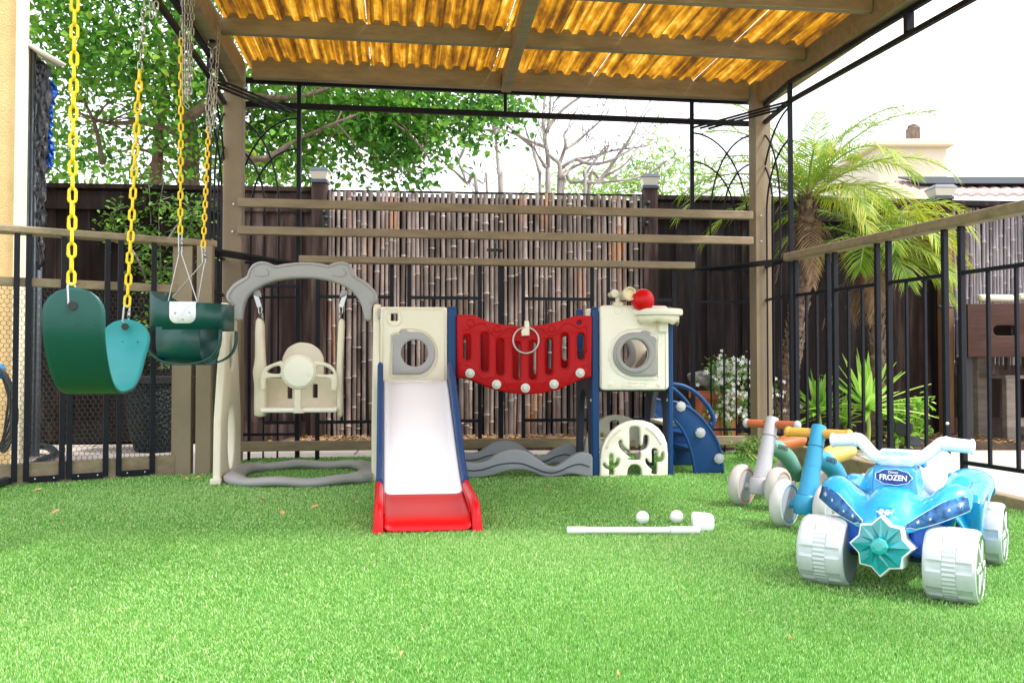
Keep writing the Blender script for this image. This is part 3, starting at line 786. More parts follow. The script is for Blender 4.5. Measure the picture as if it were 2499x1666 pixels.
bpost(1630.5,1644,752,1160,.0); bpost(1576,1590,757,1140,.47)
bpost(921,930,760,1140,.47,m='cream')
# deck floors and sides
def deck(x0, x1, z, nm='deck'):
    a = UV(x0, 1000)[0]; b = UV(x1, 1000)[0]
    MB().box(PW((a+b)/2, z, .24), (b-a, .44, .04), Matrix.Rotation(pa,3,'Z')).build(nm, 'navy', playset, bevel=.004)
deck(925,1095,.44); deck(1462,1630,.43)
def navy_side(u, h=.62, nm='side_panel', m='navy', w0=.03, w1=.45):
    out = [(w0,0),(w0,h),(w1,h),(w1,0),(w1-.06,0),(w1-.06,.06)]+[(.24+.13*math.cos(R(a)), .22+.20*math.sin(R(a))) for a in range(0,181,15)]+[(w0+.06,.06),(w0+.06,0)]
    plate(nm, out, [circ((.12,.53),.012,10), circ((.36,.53),.012,10), rrect(.17,.50,.31,.535,.012)], .03, .005, lambda u_, v, w: PW(u+w, v, u_), m, playset)
navy_side(UV(1453,1000)[0]-.003); navy_side(UV(1637,1000)[0]+.004)
navy_side(UV(1103,1000)[0]); 
# rear tower panels
plate('tower_panel', rrect(*UV(1428,930,.47), *UV(1576,754,.47), .012), [C(zD, (316,548), 96, .47)], .03, .007, pl(.47), 'cream', playset)
plate('window_ring', C(zD, (316,548), 146, .44), [C(zD, (316,548), 94, .44)], .03, .008, pl(.447), 'grey_plastic', playset)
# ---- slide
def slide():
    # centre line (X, Y, z, half bed width)
    top = P(*zB(376,575), 4.16)
    prof = [(4.16,.455),(4.10,.447),(4.02,.418),(3.85,.337),(3.65,.240),(3.48,.160),(3.34,.103),(3.22,.068),(3.12,.052),(3.0,.043),(2.93,.036),(2.89,.022),(2.875,.004)]
    def ctr(Y):
        t = (4.16-Y)/(4.16-2.87); return top.x+(-.272-top.x)*t
    def hw(Y): t = (4.16-Y)/(4.16-2.87); return .148-.006*t
    dn = V(.12,-1,0).normalized(); sdv = V(1,.12,0).normalized()
    def strip(rows, nm, m):
        mb = MB(); vs = []; cols_ = [-1,-.93,-.8,0,.8,.93,1]; lift = [.012,.003,0,0,0,.003,.012]
        for Y, z in rows:
            for c, l in zip(cols_, lift): 
                p = V(ctr(Y),Y,0)+sdv*(hw(Y)*c); vs.append((p.x,p.y,z+l))
        k = len(cols_); fs = [(r*k+i, r*k+i+1, (r+1)*k+i+1, (r+1)*k+i) for r in range(len(rows)-1) for i in range(k-1)]
        mb.add(vs, fs); return mb.build(nm, m, playset, smooth=50, solid=.014, sub=0)
    rows = smoothpts(prof, 4, False)
    wr = [r for r in rows if r[0] >= 3.22]; rr = [r for r in rows if r[0] <= 3.232]; wr2 = [r for r in rows if r[0] >= 3.27]
    strip(wr, 'slide_bed', 'slide_white'); strip(rr, 'slide_toe', 'red_bright')
    # lip at the top of the slide
    for s_, nm in ((-1,'l'),(1,'r')):
        def rail(pts, nm, m, th, wout):
            # pts (Y, ztop, zbot): side wall following the slide
            mb = MB(); vs = []
            for Y, zt, zb in pts:
                c = V(ctr(Y),Y,0)+sdv*(s_*(hw(Y)+.002)); 
                cs = [(0,zb),(0,zt-.014),(th*.2,zt-.004),(th*.5,zt),(th*.8,zt-.004),(th,zt-.016),(th*wout,zb)]
                for a, z in cs: p = c+sdv*(s_*a); vs.append((p.x,p.y,z))
            k = 7; n = len(pts); fs = [(r*k+i, r*k+(i+1)%k, (r+1)*k+(i+1)%k, (r+1)*k+i) for r in range(n-1) for i in range(k)]
            fs += [tuple(range(k)), tuple((n-1)*k+i for i in range(k))]
            mb.add(vs, fs); return mb.build(nm, m, playset, smooth=50)
        blue = []
        for Y, z in wr2:
            t = (4.16-Y)/.8; 
            zt = max(z+.055, .0)+.045*max(0, 1-t*1.0)
            if Y > 4.10: zt = .556-.02*max(0,(Y-4.13)/.03)
            elif Y > 3.9: zt = .556-(4.10-Y)*.44
            else: zt = max(.468-(3.9-Y)*.625, z+.045)
            blue.append((Y, zt, z-.02 if z > .05 else .0))
        rail(blue, 'slide_rail', 'blue', .026, 1.0)
        red = [(3.30,.119,0),(3.24,.113,0),(3.18,.111,0),(3.10,.110,0),(3.0,.108,0),(2.95,.104,0),(2.91,.094,0),(2.885,.074,0),(2.87,.045,0),(2.862,.004,0)]
        rail(smoothpts(red, 3, False), 'toe_rail', 'red_bright', .030, 1.15)
        # moulded handle groove on the toe rail
        g = MB(); pts = []
        for Y, z in ((3.22,.085),(3.15,.088),(3.05,.084),(2.97,.074),(2.94,.05),(3.0,.04),(3.12,.045),(3.2,.055)):
            p = V(ctr(Y),Y,z)+sdv*(s_*(hw(Y)+.0)); pts.append(p)
        g.tube(sm3(pts, 4, True), .0035, 6, True).build('toe_groove', 'red_bright', playset, smooth=180)
    a = UV(*zB(172,566), -.02); b = UV(*zB(574,566), -.02)
    MB().box(PW((a[0]+b[0])/2, a[1]-.004, -.03), (b[0]-a[0], .03, .018), Matrix.Rotation(pa,3,'Z')).build('slide_lip', 'cream_light', playset, bevel=.006)
slide()
# ---- red bridge panels
def redpanel(off, nm, front=True):
    o2 = 0
    sc = (4.26+off)/4.26 if not front else 1
    out = [(110,222),(118,215),(240,215),(270,232),(340,262),(430,285),(540,297),(640,299),(720,296),(800,283),(900,258),(990,228),(1025,219),(1130,221),(1140,228),(1136,685),(1128,690),(1075,700),(990,740),(880,785),(760,812),(640,820),(520,812),(400,788),(300,750),(210,710),(160,700),(115,695)]
    slots = [(187,365,563,27),(322,350,652,29),(440,398,680,29),(566,420,712,29),(688,415,712,29),(812,396,676,29),(932,355,625,29),(1055,355,558,28)]
    hs = []
    for cx, y0, y1, r in slots:
        pts = [(cx+r*math.cos(R(a)), y0+r-r*math.sin(R(a))) for a in range(0,181,20)]+[(cx-r*math.cos(R(a)), y1-r+r*math.sin(R(a))) for a in range(0,181,20)]
        hs.append(tr(zC, pts))
    if front: hs.append(C(zC, (1040,275), 15, 0, 14))
    if not front:
        # same moulding seen behind, a little narrower slots
        pass
    o = tr(zC, out)
    if not front:
        sh = UV(1421,1000,.47)[0]-UV(1448,1000,0)[0]
        mv = lambda P_: [(u+sh*0+.0, v) for u, v in P_]
        o = mv(o); hs = [mv(h) for h in hs]
    return plate(nm, o, hs, .038, .008, pl(off), 'red', playset)
redpanel(0.0, 'bridge_panel'); redpanel(.47, 'bridge_panel', False)
of = -.0195
wav = [(160,330),(200,325),(235,300),(270,283),(305,278),(335,290),(352,325),(375,358),(415,376),(452,360),(475,330),(510,315),(560,322)]
wav2 = [(1100,500),(1105,330),(1085,305),(1045,318),(1000,290),(960,278),(920,290),(895,330),(860,368),(825,372),(790,350),(765,322),(720,316),(690,325)]
bot = [(125,560),(150,590),(200,600),(270,660),(310,700),(380,690),(470,715),(500,765),(560,790),(620,735),(700,760),(740,790),(790,720),(870,695),(950,735),(1000,660),(1060,610),(1110,600)]
lines('bridge_trim', [(zC, wav, .0028, of, False, 4), (zC, wav2, .0028, of, False, 4), (zC, bot, .0022, of, False, 4),
  (zC, [(215+27*math.cos(t),275+27*math.sin(t)) for t in [k*.5236 for k in range(12)]], .0028, of, True, 3),
  (zC, [(418+25*math.cos(t),322+25*math.sin(t)) for t in [k*.5236 for k in range(12)]], .0028, of, True, 3),
  (zC, [(838+25*math.cos(t),318+25*math.sin(t)) for t in [k*.5236 for k in range(12)]], .0028, of, True, 3)]+
  [(zC, [(cx-34,y0+20),(cx-30,y0-2),(cx,y0-12),(cx+30,y0-2),(cx+34,y0+20),(cx+34,y1-20),(cx+28,y1+2),(cx,y1+10),(cx-28,y1+2),(cx-34,y1-20)], .0018, of+.0006, True, 2) for cx, y0, y1 in ((187,365,563),(322,350,652),(440,398,680),(566,420,712),(688,415,712),(812,396,676),(932,355,625),(1055,355,558))], 'red')
for c in ((208,660),(410,745),(630,772),(848,742),(1047,657)):
    u, v = UV(*zC(*c)); m = MB(); ctr_ = PW(u, v, -.018)
    m.lathe([(.0225,0),(.0225,.005),(.0195,.008),(.014,.008)], ctr_, -PN, 28); m.lathe([(.0135,.008),(.0135,.017),(.011,.020),(.0,.021)], ctr_, -PN, 6)
    m.build('bridge_bolt', 'bolt_cream', playset, smooth=30)
# grey wave panels
wt = [(140,1330),(200,1340),(260,1345),(330,1330),(390,1290),(450,1258),(520,1242),(600,1246),(670,1275),(740,1325),(810,1368),(870,1370),(930,1330),(1000,1285),(1060,1265),(1110,1270),(1142,1300)]
wb = [(1142,1450),(1100,1450),(1040,1440),(980,1430),(920,1440),(860,1452),(790,1455),(740,1440),(680,1415),(600,1400),(520,1402),(450,1418),(380,1440),(300,1455),(200,1460),(140,1458)]
wm_ = [(150,1392),(230,1402),(310,1392),(400,1362),(500,1345),(600,1348),(680,1375),(760,1408),(830,1418),(900,1400),(980,1365),(1050,1352),(1115,1372)]
def wave(off, nm, sh=0):
    p = smoothpts(tr(zC, wt), 3, False)+smoothpts(tr(zC, wb), 3, False); mn = min(v for u, v in p); p = [(u+sh, max(v-mn+.001, 0)) for u, v in p]
    plate(nm, p, [], .055, .009, pl(off), 'grey_blue', playset)
    q = smoothpts(tr(zC, wm_), 4, False)
    MB().tube([PW(u+sh, v-mn, off-.0285) for u, v in q], .0035, 6).build('wave_groove', 'navy', playset, smooth=180)
wave(0, 'wave_panel'); wave(.45, 'wave_panel', 0)
# ring toss (own thing) hanging on the front bridge panel
hx, hv = UV(*zC(640,330), -.03)
rt = thing('toss_ring', 'thin silver grey ring hanging from a cream hook on the red panel', 'ring', tuple(PW(hx,hv,-.03)))
MB().tube([PW(*p, -.045) for p in C(zC, (638,408), 98, -.045, 40)], .0042, 8, True).build('ring', 'ring_silver', rt, smooth=180)
plate('hook', tr(zC, [(626,260),(656,260),(662,290),(662,372),(605,375),(600,340),(612,318),(626,315)], -.03), [], .03, .004, pl(-.034), 'cream', rt)
# ---- tower 2 front panel
plate('tower_panel', rrect(*UV(*zD(191,818), .0), *UV(*zD(690,200), .0), .02), [C(zD, (437,552), 108)], .04, .008, pl(0), 'cream_light', playset)
by = [(600,716),(480,718),(430,717),(380,703),(325,665),(290,610),(282,550),(295,490),(330,435),(385,402),(440,394),(480,396),(495,386),(525,384),(548,400),(556,420),(580,428),(598,448),(592,475),(598,500),(601,600)]
plate('window_ring', smoothpts(tr(zD, by[1:19]), 3, False)+tr(zD, [(601,600),(601,700),(590,716)]), [C(zD, (437,552), 104)], .03, .008, pl(-.023), 'grey_plastic', playset)
gm_ = MB(); 
plate('window_ring', circ(UV(*zD(437,552)), .096, 40), [C(zD, (437,552), 103)], .03, .010, pl(-.030), 'grey_plastic', playset)
lines('panel_trim', [(zD, [(612,735),(480,738),(400,730),(320,692),(275,630),(262,550),(275,475),(320,410),(390,375),(460,366),(500,362),(545,366),(570,395),(610,405),(628,435),(620,480),(622,600),(622,715)], .0045, -.0215, True, 3),
  (zD, [(370,765),(515,765),(522,775),(515,787),(370,787),(363,775)], .0022, -.0205, True, 3),
  (zD, [(205,812),(205,225),(225,210),(660,212),(678,230),(678,812)], .0025, -.0205, False, 1),
  (zD, [(300,222),(302,240),(318,255),(340,255),(355,240),(356,222)], .002, -.0205, False, 4)], 'cream_light')
for c in ((266,778),(620,773)):
    u, v = UV(*zD(*c)); m = MB(); m.lathe([(.0145,0),(.0145,.003),(.011,.004)], PW(u,v,-.0195), -PN, 24)
    m.box(PW(u,v,-.0245), (.018,.003,.004), Matrix.Rotation(pa,3,'Z')); m.box(PW(u,v,-.0245), (.004,.003,.018), Matrix.Rotation(pa,3,'Z')); m.build('panel_screw', 'cream_light', playset)
# cactus arch panels
def cact(off, sh, nm, m):
    out = [(190,1452),(193,1330),(205,1240),(232,1175),(275,1118),(330,1075),(390,1048),(450,1038),(510,1042),(570,1062),(620,1098),(658,1148),(682,1210),(688,1290),(688,1448),(497,1448)]+[(444+52*math.cos(R(a)), 1414-52*math.sin(R(a))) for a in range(0,181,18)]+[(390,1450)]
    h1 = [(400,1330),(400,1318),(415,1318),(385,1290),(345,1255),(328,1220),(326,1195),(338,1184),(352,1188),(356,1210),(372,1232),(405,1252),(405,1110),(420,1088),(445,1083),(470,1088),(485,1110),(487,1215),(502,1215),(508,1160),(525,1145),(545,1155),(548,1195),(538,1235),(515,1258),(490,1268),(487,1330)]
    h2 = [(257,1448),(257,1405),(235,1395),(212,1372),(213,1352),(228,1352),(240,1370),(258,1372),(256,1300),(270,1283),(286,1292),(292,1350),(302,1350),(308,1325),(322,1316),(334,1325),(330,1360),(312,1385),(294,1398),(294,1448)]
    h3 = [(568,1432),(568,1400),(545,1380),(525,1350),(523,1325),(535,1318),(550,1340),(570,1348),(568,1265),(580,1246),(600,1246),(614,1262),(618,1305),(632,1305),(638,1280),(650,1270),(662,1282),(660,1325),(640,1348),(612,1352),(612,1432)]
    g = lambda P_: [(u+sh, max(v, .001)) for u, v in tr(zD, P_)]
    o = g(out); rd_ = lambda h: [(u+sh, v) for u, v in smoothpts(tr(zD, h), 2, True)]
    plate(nm, o, [rd_(h1), rd_(h2), rd_(h3)], .032, .006, pl(off), m, playset, smooth=35)
cact(.0, 0, 'cactus_panel', 'cream_light'); cact(.45, 0, 'cactus_panel', 'cream')
lines('cactus_trim', [(zD, [(240,1245),(262,1190),(300,1140),(350,1100)], .008, -.012, False, 4)], 'cream')
lines('cactus_trim', [(zD, [(530,1090),(580,1125),(620,1175),(645,1215)], .008, -.012, False, 4)], 'cream')
# hoop and telescope on tower 2
hc = UV(*zD(650,232), -.16); HCt = PW(hc[0], hc[1], -.0)
def hoop():
    a = UV(*zD(462,240), -.10); b = UV(*zD(840,240), -.10); r = (b[0]-a[0])/2; uc = (a[0]+b[0])/2; z = a[1]
    m = MB(); m.lathe([(r*.80,-.012),(r*.97,-.014),(r,-.006),(r,.012),(r*.95,.016),(r*.84,.013),(r*.80,.0)], PW(uc,z,-.0), V(0,0,1), 40); m.f = [f for f in m.f if len(f) == 4]
    m.add([], []); m.build('hoop_rim', 'cream_light', playset)
    n = 48; mb = MB(); vs = []
    for k in range(n):
        t = 2*math.pi*k/n; rr = r*.86; jag = .054+.006*math.sin(5*t+1)+.004*math.sin(11*t)
        for q, zz_ in ((1.0,-.008),(.97,-jag)): vs.append(PW(uc+rr*q*math.cos(t), z+zz_, rr*q*math.sin(t)))
    mb.add(vs, [(2*k, 2*((k+1)%n), 2*((k+1)%n)+1, 2*k+1) for k in range(n)]); mb.build('hoop_basket', 'cream', playset, solid=.004)
    q = UV(*zD(640,300), 0)
    MB().box(PW(q[0], q[1]-.02, -.02), (.05,.06,.09), Matrix.Rotation(pa,3,'Z')).build('hoop_bracket', 'cream_light', playset, bevel=.01)
    return uc, z, r
huc, hz, hr_ = hoop()
bc = UV(*zD(488,165), .0); 
bm_ = MB(); bm_.ball((0,0,0), .0560, 32, 20); 
ballo = MB(); ballo.ball(PW(bc[0], bc[1], -.055), .0560, 36, 24)
tag(ballo.build('ball', 'red_bright', None, smooth=180), 'bright red plastic ball resting on the cream hoop of the playset', 'ball')
def scope():
    c = UV(*zD(385,118), -.02); d = UV(*zD(292,118), .0); ax = (-PN*1+PEX*.12+V(0,0,.02)).normalized()
    p = PW(c[0], c[1], -.02)
    m = MB(); m.lathe([(.022,-.06),(.024,-.02),(.024,.02),(.030,.03),(.0335,.036),(.0335,.056),(.029,.060),(.026,.056),(.024,.040),(0,.038)], p, ax, 30)
    m.build('telescope_barrel', 'cream', playset)
    MB().lathe([(.0245,.041),(.0,.043)], p, ax, 24).build('telescope_lens', 'yellow_cream', playset)
    q = PW(d[0], d[1]+.004, 0); m = MB(); m.lathe([(.012,-.05),(.015,-.0),(.019,.01),(.021,.02),(.0185,.028),(.0,.029)], q, ax, 24); m.build('telescope_barrel', 'cream', playset)
    a = UV(*zD(330,118)); b = UV(*zD(325,175)); m = MB(); m.beam(PW(d[0],d[1],0), PW(c[0],c[1],0), .02, .02); m.tube([PW(a[0]-.003,a[1],0), PW(b[0],b[1]-.004,0)], [.014,.011], 12)
    e = UV(*zD(325,205)); m.box(PW(e[0], (b[1]+e[1])/2, -.0), (.046,.05,(b[1]-e[1])*1.0), Matrix.Rotation(pa,3,'Z'))
    m.build('telescope_mount', 'cream', playset, bevel=.004)
scope()
# ---- curved steps on the right
def steps():
    outer = [(735,882),(765,886),(830,905),(900,950),(970,1015),(1030,1095),(1075,1175),(1100,1250),(1112,1320),(1116,1408)]
    inner = [(905,1418),(900,1370),(888,1300),(868,1220),(842,1150),(808,1085),(770,1035),(735,1003)]
    p = smoothpts(tr(zD, outer), 3, False)+smoothpts(tr(zD, inner), 3, False)
    mn = min(v for u, v in p); p = [(u, v-mn+.001) for u, v in p]
    grp = []
    for off in (.05, .40):
        plate('step_side', p, [], .03, .007, pl(off), 'blue', playset)
        q = [(u, v-mn) for u, v in smoothpts(tr(zD, outer), 3, False)]
        MB().tube([PW(u-.002, v, off-.012) for u, v in q], .009, 8).build('step_side_trim', 'blue', playset, smooth=180)
        q = [(u, v-mn) for u, v in smoothpts(tr(zD, inner), 3, False)]
        MB().tube([PW(u+.003, v, off-.012) for u, v in q], .007, 8).build('step_side_trim', 'blue', playset, smooth=180)
    for off in (.05, .40):
        hp = [(730,778),(770,780),(830,792),(900,828),(965,885),(1015,945),(1045,1005),(1055,1055),(1040,1090),(1025,1062)]
        q = smoothpts(tr(zD, hp), 4, False)
        MB().tube([PW(u, v, off) for u, v in q], .0125, 12, ell=.9).build('hand_rail', 'blue', playset, smooth=180)
    for c in ((788,925),(932,1118),(1070,1308)):
        u, v = UV(*zD(*c), .03); v -= mn*.6; m = MB(); k = PW(u, v, .036)
        m.lathe([(.027,0),(.027,.008),(.0235,.013),(.019,.013)], k, -PN, 8); m.lathe([(.0165,.013),(.0165,.018),(0,.020)], k, -PN, 8)
        m.build('step_bolt', 'bolt_grey', playset, smooth=30)
    for c, w_ in (((775,1050),.10),((880,1130),.10),((960,1250),.10)):
        u, v = UV(*zD(*c)); MB().box(PW(u, v-mn, .225), (w_, .33, .018), Matrix.Rotation(pa,3,'Z')).build('step_tread', 'cream' if c[0] == 775 else 'blue', playset, bevel=.005)
steps()
# ================================================================= chains and swings
def chain(name, pts, L_, wd, r, m, parent, gap=0.0):
    """interlocking stadium links along a polyline"""
    pts = [Vector(p) for p in pts]; segs = [(pts[i], pts[i+1]) for i in range(len(pts)-1)]; tot = sum((b-a).length for a, b in segs)
    pitch = L_-2*r*1.05; n = max(1, round(tot/pitch)); pitch = tot/n
    def at(s):
        for a, b in segs:
            l = (b-a).length
            if s <= l+1e-9: return a+(b-a)*(s/l), (b-a).normalized()
            s -= l
        return segs[-1][1], (segs[-1][1]-segs[-1][0]).normalized()
    mb = MB()
    for i in range(n):
        c, t = at(pitch*(i+.5)); side = t.cross(V(0,1,.01)); 
        if side.length < .1: side = t.cross(V(1,0,0))
        side.normalize(); oth = t.cross(side)
        ang = (i%2)*math.pi/2+.35+random.uniform(-.12,.12)
        s_ = side*math.cos(ang)+oth*math.sin(ang); hl = L_/2-wd/2; rr = wd/2-r; loop = []
        for k in range(7): a = math.pi*k/6; loop.append(c+t*(hl+rr*math.sin(a))+s_*(rr*math.cos(a)))
        for k in range(7): a = math.pi*k/6; loop.append(c-t*(hl+rr*math.sin(a))-s_*(rr*math.cos(a)))
        mb.tube(loop, r, 6, True)
    return mb.build(name, m, parent, smooth=180)
def clip(p0, p1, parent, w=.014, r=.0028):
    p0, p1 = Vector(p0), Vector(p1); t = (p0-p1).normalized(); s_ = V(0,1,0)*.6+V(.8,0,0); s_.normalize(); c = (p0+p1)/2; hl = (p0-p1).length/2-w/2; lp = []
    for k in range(9): a = math.pi*k/8; lp.append(c+t*(hl+w/2*math.sin(a))+s_*(w/2*math.cos(a)))
    for k in range(9): a = math.pi*k/8; lp.append(c-t*(hl+w/2*math.sin(a))-s_*(w/2*math.cos(a)))
    m = MB(); m.tube(lp, r, 8, True); m.beam(c+s_*w/2+t*.012, c+s_*w/2-t*.012, .008, .008)
    return m.build('clip', 'steel', parent, smooth=180)
yl, yw, yr = .047, .026, .0048
# belt swing
A = P(177,722,2.38); B = P(306,775,3.0)
bs = thing('belt_swing', 'dark green rubber belt swing hanging on two yellow plastic coated chains', 'swing', tuple((A+B)/2))
top1 = V(A.x+.0, A.y, 2.12); top2 = P(352,0,3.05); top2 = B+(top2-B)*((2.12-B.z)/(top2.z-B.z))
a1 = P(174,695,2.38)
chain('yellow_chain', [a1, V(a1.x-.0, a1.y, 1.62)], yl, yw, yr, 'yellow', bs); chain('steel_chain', [V(a1.x,a1.y,1.62), top1], .036, .019, .0024, 'galv', bs)
b1 = P(310,748,3.0); b2 = P(341,172,3.0)
chain('yellow_chain', [b1, b2], yl, yw, yr, 'yellow', bs); chain('steel_chain', [b2, P(353,0,3.02), P(353,0,3.02)+V(0,0,.35)], .036, .019, .0024, 'galv', bs)
chain('spare_chain', [P(366,-60,3.02), P(370,38,3.02), P(380,44,3.02), P(384,-60,3.02)], .036, .019, .0024, 'galv', bs)
clip(a1+V(0,0,.004), A+V(.002,-.005,-.03), bs, .018, .0035); clip(b1+V(0,0,.004), B+V(0,0,-.022), bs, .018, .0035)
def belt():
    pA = P(180,800,2.38); pB = P(308,850,3.0)
    d = V(pB.x-pA.x, pB.y-pA.y, 0); L_ = d.length; d.normalize(); sdv = V(d.y,-d.x,0)*1.0; sdv = V(.985,.17,0)
    zA_, zB_ = .755, .700; zb = P(245,953,2.68).z
    # profile (s along d, z)
    pr = [(0,zA_),(.0,zA_-.08),(.012,zA_-.14),(.05,zb+.085),(.115,zb+.028),(.20,zb+.002),(.30,zb),(.40,zb+.012),(.49,zb+.05),(.55,zb+.10),(L_*.98,zb+.16),(L_,zB_)]
    pr = smoothpts(pr, 5, False); n = len(pr)
    ln_ = [0]
    for i in range(1, n): ln_.append(ln_[-1]+math.hypot(pr[i][0]-pr[i-1][0], pr[i][1]-pr[i-1][1]))
    T = ln_[-1]; k = 15; W = .080; vs = []
    for i, (s, z) in enumerate(pr):
        e = min(ln_[i], T-ln_[i]); R_ = .072
        hw = W if e > R_ else W*math.sqrt(max(0, 1-((R_-e)/R_)**2)); hw = max(hw, .006)
        mid = 1-.04*math.sin(math.pi*ln_[i]/T); c = V(pA.x,pA.y,0)+d*s
        for j in range(k):
            q = (j/(k-1)*2-1); p = c+sdv*(hw*mid*q); vs.append(V(p.x, p.y, z))
    fs = [(i*k+j, i*k+j+1, (i+1)*k+j+1, (i+1)*k+j) for i in range(n-1) for j in range(k-1)]
    # outer layer
    def norm(i):
        a, b = pr[max(i-1,0)], pr[min(i+1,n-1)]; ds, dz = b[0]-a[0], b[1]-a[1]; l = math.hypot(ds, dz); return d*(-dz/l)*-1+V(0,0,-(ds)/l)
    out = []
    for i in range(n):
        nn_ = norm(i)
        for j in range(k): out.append(vs[i*k+j]+nn_*.0035)
    inn = []
    for i in range(n):
        nn_ = norm(i)
        for j in range(k): inn.append(vs[i*k+j]-nn_*.0015)
    m1 = MB(); m1.add(out, fs); m1.build('belt', 'green_belt', bs, solid=.005)
    m2 = MB(); m2.add(inn, fs); m2.build('belt_lit_inside', 'teal_in', bs, solid=.004)  # inner face of the same belt, its lit look put into the teal
    # eyelets and rivet holes
    for (p, ax) in ((P(178,746,2.374), -d), (P(306,797,2.975), -d)):
        MB().lathe([(.006,0),(.012,0),(.012,.004),(.006,.004)], p+ax*.002, ax, 20).build('eyelet', 'black', bs)
    rv = MB()
    for x in (144,187,231): rv.lathe([(.0028,0),(.0,.0015)], P(x,792,2.372), -d, 10)
    for x in (299,336): rv.lathe([(.0028,0),(.0,.0015)], P(x,834,2.978), -d, 10)
    rv.build('rivet', 'black', bs)
belt()
# bucket swing
c0 = P(470,800,3.75); bk = thing('bucket_swing', 'dark green toddler bucket swing with grey metal plate on wire triangles', 'swing', tuple(c0))
def bucket():
    Y0 = 3.75; X = lambda x, dy=0: P(x, 800, Y0+dy).x; Z = lambda y, dy=0: P(470, y, Y0+dy).z
    dp = .13                                       # half depth
    x0, x1 = X(383), X(558); zt, zb_ = Z(744), Z(806); zlow = Z(889)
    # plan outline: stadium with flat back (left)
    def plan(inset=0, n=40):
        pts = rrect(x0+inset, Y0-dp+inset, x1-inset, Y0+dp-inset, .075, 8); return pts
    pl_ = plan(); n = len(pl_); m = MB(); vs = []
    for (x, y) in pl_:
        k = max(0, 1-(x-x0)/.10)                   # back rises
        vs.append(V(x, y, zt+k**1.5*.055)); vs.append(V(x, y, zb_))
    m.add(vs, [(2*i, 2*((i+1)%n), 2*((i+1)%n)+1, 2*i+1) for i in range(n)]); m.build('band', 'green_belt', bk, solid=.006, bevel=0)
    # crotch strap running front to back (along x is the seat direction here)
    def strap(pts, w, axis, nm, th=.006):
        m = MB(); vs = []
        for p in pts: vs += [p-axis*w/2, p+axis*w/2]
        m.add(vs, [(2*i,2*i+1,2*i+3,2*i+2) for i in range(len(pts)-1)]); return m.build(nm, 'green_belt', bk, solid=th)
    xm = X(462); pts = []
    for i in range(25):
        t = math.pi*i/24; y = Y0-dp*math.cos(t)*1.0; z = zb_+.01-(zb_+.01-zlow)*min(1, math.sin(t)**.45); pts.append(V(xm, y, z))
    strap(pts, X(512)-X(410), V(1,0,0), 'leg_strap')
    pts = []
    for i in range(33):
        t = math.pi*i/32; x = (x0+x1)/2-(x1-x0)/2*math.cos(t); z = zb_-(zb_-zlow)*min(1, math.sin(t)**.55); pts.append(V(x, Y0-dp*.80, z))
    strap(pts, .03, V(0,1,0), 'side_strap'); strap([p+V(0,dp*1.6,0) for p in pts], .03, V(0,1,0), 'side_strap')
    # metal plates
    for sg in (-1, 1):
        yy = Y0+sg*(dp+.005); a, b = X(414, sg*dp), X(479, sg*dp); t_, bo = Z(736, sg*dp), Z(789, sg*dp)
        out = [(a,t_),(a,bo+.03)]+[(a+.03-.03*math.cos(R(q)), bo+.03-.03*math.sin(R(q))) for q in range(0,91,15)]+[(b-.03+.03*math.sin(R(q)), bo+.03-.03*math.cos(R(q))) for q in range(0,91,15)]+[(b,t_)]
        plate('plate', out, [], .003, .001, lambda u, v, w, yy=yy: V(u, yy+w, v), 'steel_dull', bk)
        rv = MB()
        for x, y in ((428,764),(463,762),(447,779)): rv.ball(V(X(x, sg*dp), yy+sg*.003, Z(y, sg*dp)), .0035, 10, 6)
        rv.build('rivet', 'steel', bk)
        apex = P(441,616,Y0-dp) if sg < 0 else P(497,640,Y0+dp)
        MB().tube([V(a-.004, yy, t_+.002), V((a+b)/2*0+apex.x-.003, yy, apex.z), V(apex.x+.003, yy, apex.z), V(b+.004, yy, t_+.002)], .0028, 8, True).build('hanger', 'steel', bk)
        if sg < 0:
            cb = P(440,571,yy); clip(cb+V(0,0,.004), V(apex.x,yy,apex.z-.006), bk, .013, .0026)
            ct = P(443,94,yy); chain('yellow_chain', [cb, ct], yl*.93, yw*.92, yr*.9, 'yellow', bk)
            chain('steel_chain', [ct, P(447,0,yy), V(P(447,0,yy).x, yy, 2.12)], .036, .019, .0024, 'galv', bk)
            for dx, yb in ((452,258),(458,240)):
                chain('spare_chain', [P(dx-4,-40,yy-.01), P(dx-3,yb-8,yy-.01), P(dx+4,yb,yy-.01), P(dx+7,yb-30,yy-.01), P(dx+14,-40,yy-.01)], .036, .019, .0022, 'galv', bk)
        else:
            hk = P(518,118,4.28); cb = P(496,604,yy); clip(cb+V(0,0,.004), V(apex.x,yy,apex.z-.006), bk, .013, .0026)
            ct = cb+(hk-cb)*.58; chain('yellow_chain', [cb, ct], yl*.93, yw*.92, yr*.9, 'yellow', bk); chain('steel_chain', [ct, hk], .036, .019, .0024, 'galv', bk)
            m = MB(); m.tube([hk+V(.022*math.cos(t),0,.02+.022*math.sin(t)) for t in [2*math.pi*i/16 for i in range(16)]], .003, 8, True); m.beam(hk+V(0,0,.0), hk+V(.0,0,-.05), .012,.012); m.build('hook', 'steel', bk)
            MB().lathe([(.014,0),(.014,.05)], hk+V(0,.0,.03), V(0,0,1), 16).build('hook_mount', 'iron', bk)
            chain('spare_chain', [P(538,10,4.2), P(532,120,4.15), P(523,290,4.1), P(517,318,4.1)], .036, .019, .0022, 'galv', bk)
            chain('spare_chain', [P(521,170,4.1), P(506,250,4.05), P(506,300,4.05), P(513,330,4.05), P(520,250,4.05), P(523,200,4.08)], .036, .019, .0022, 'galv', bk)
bucket()
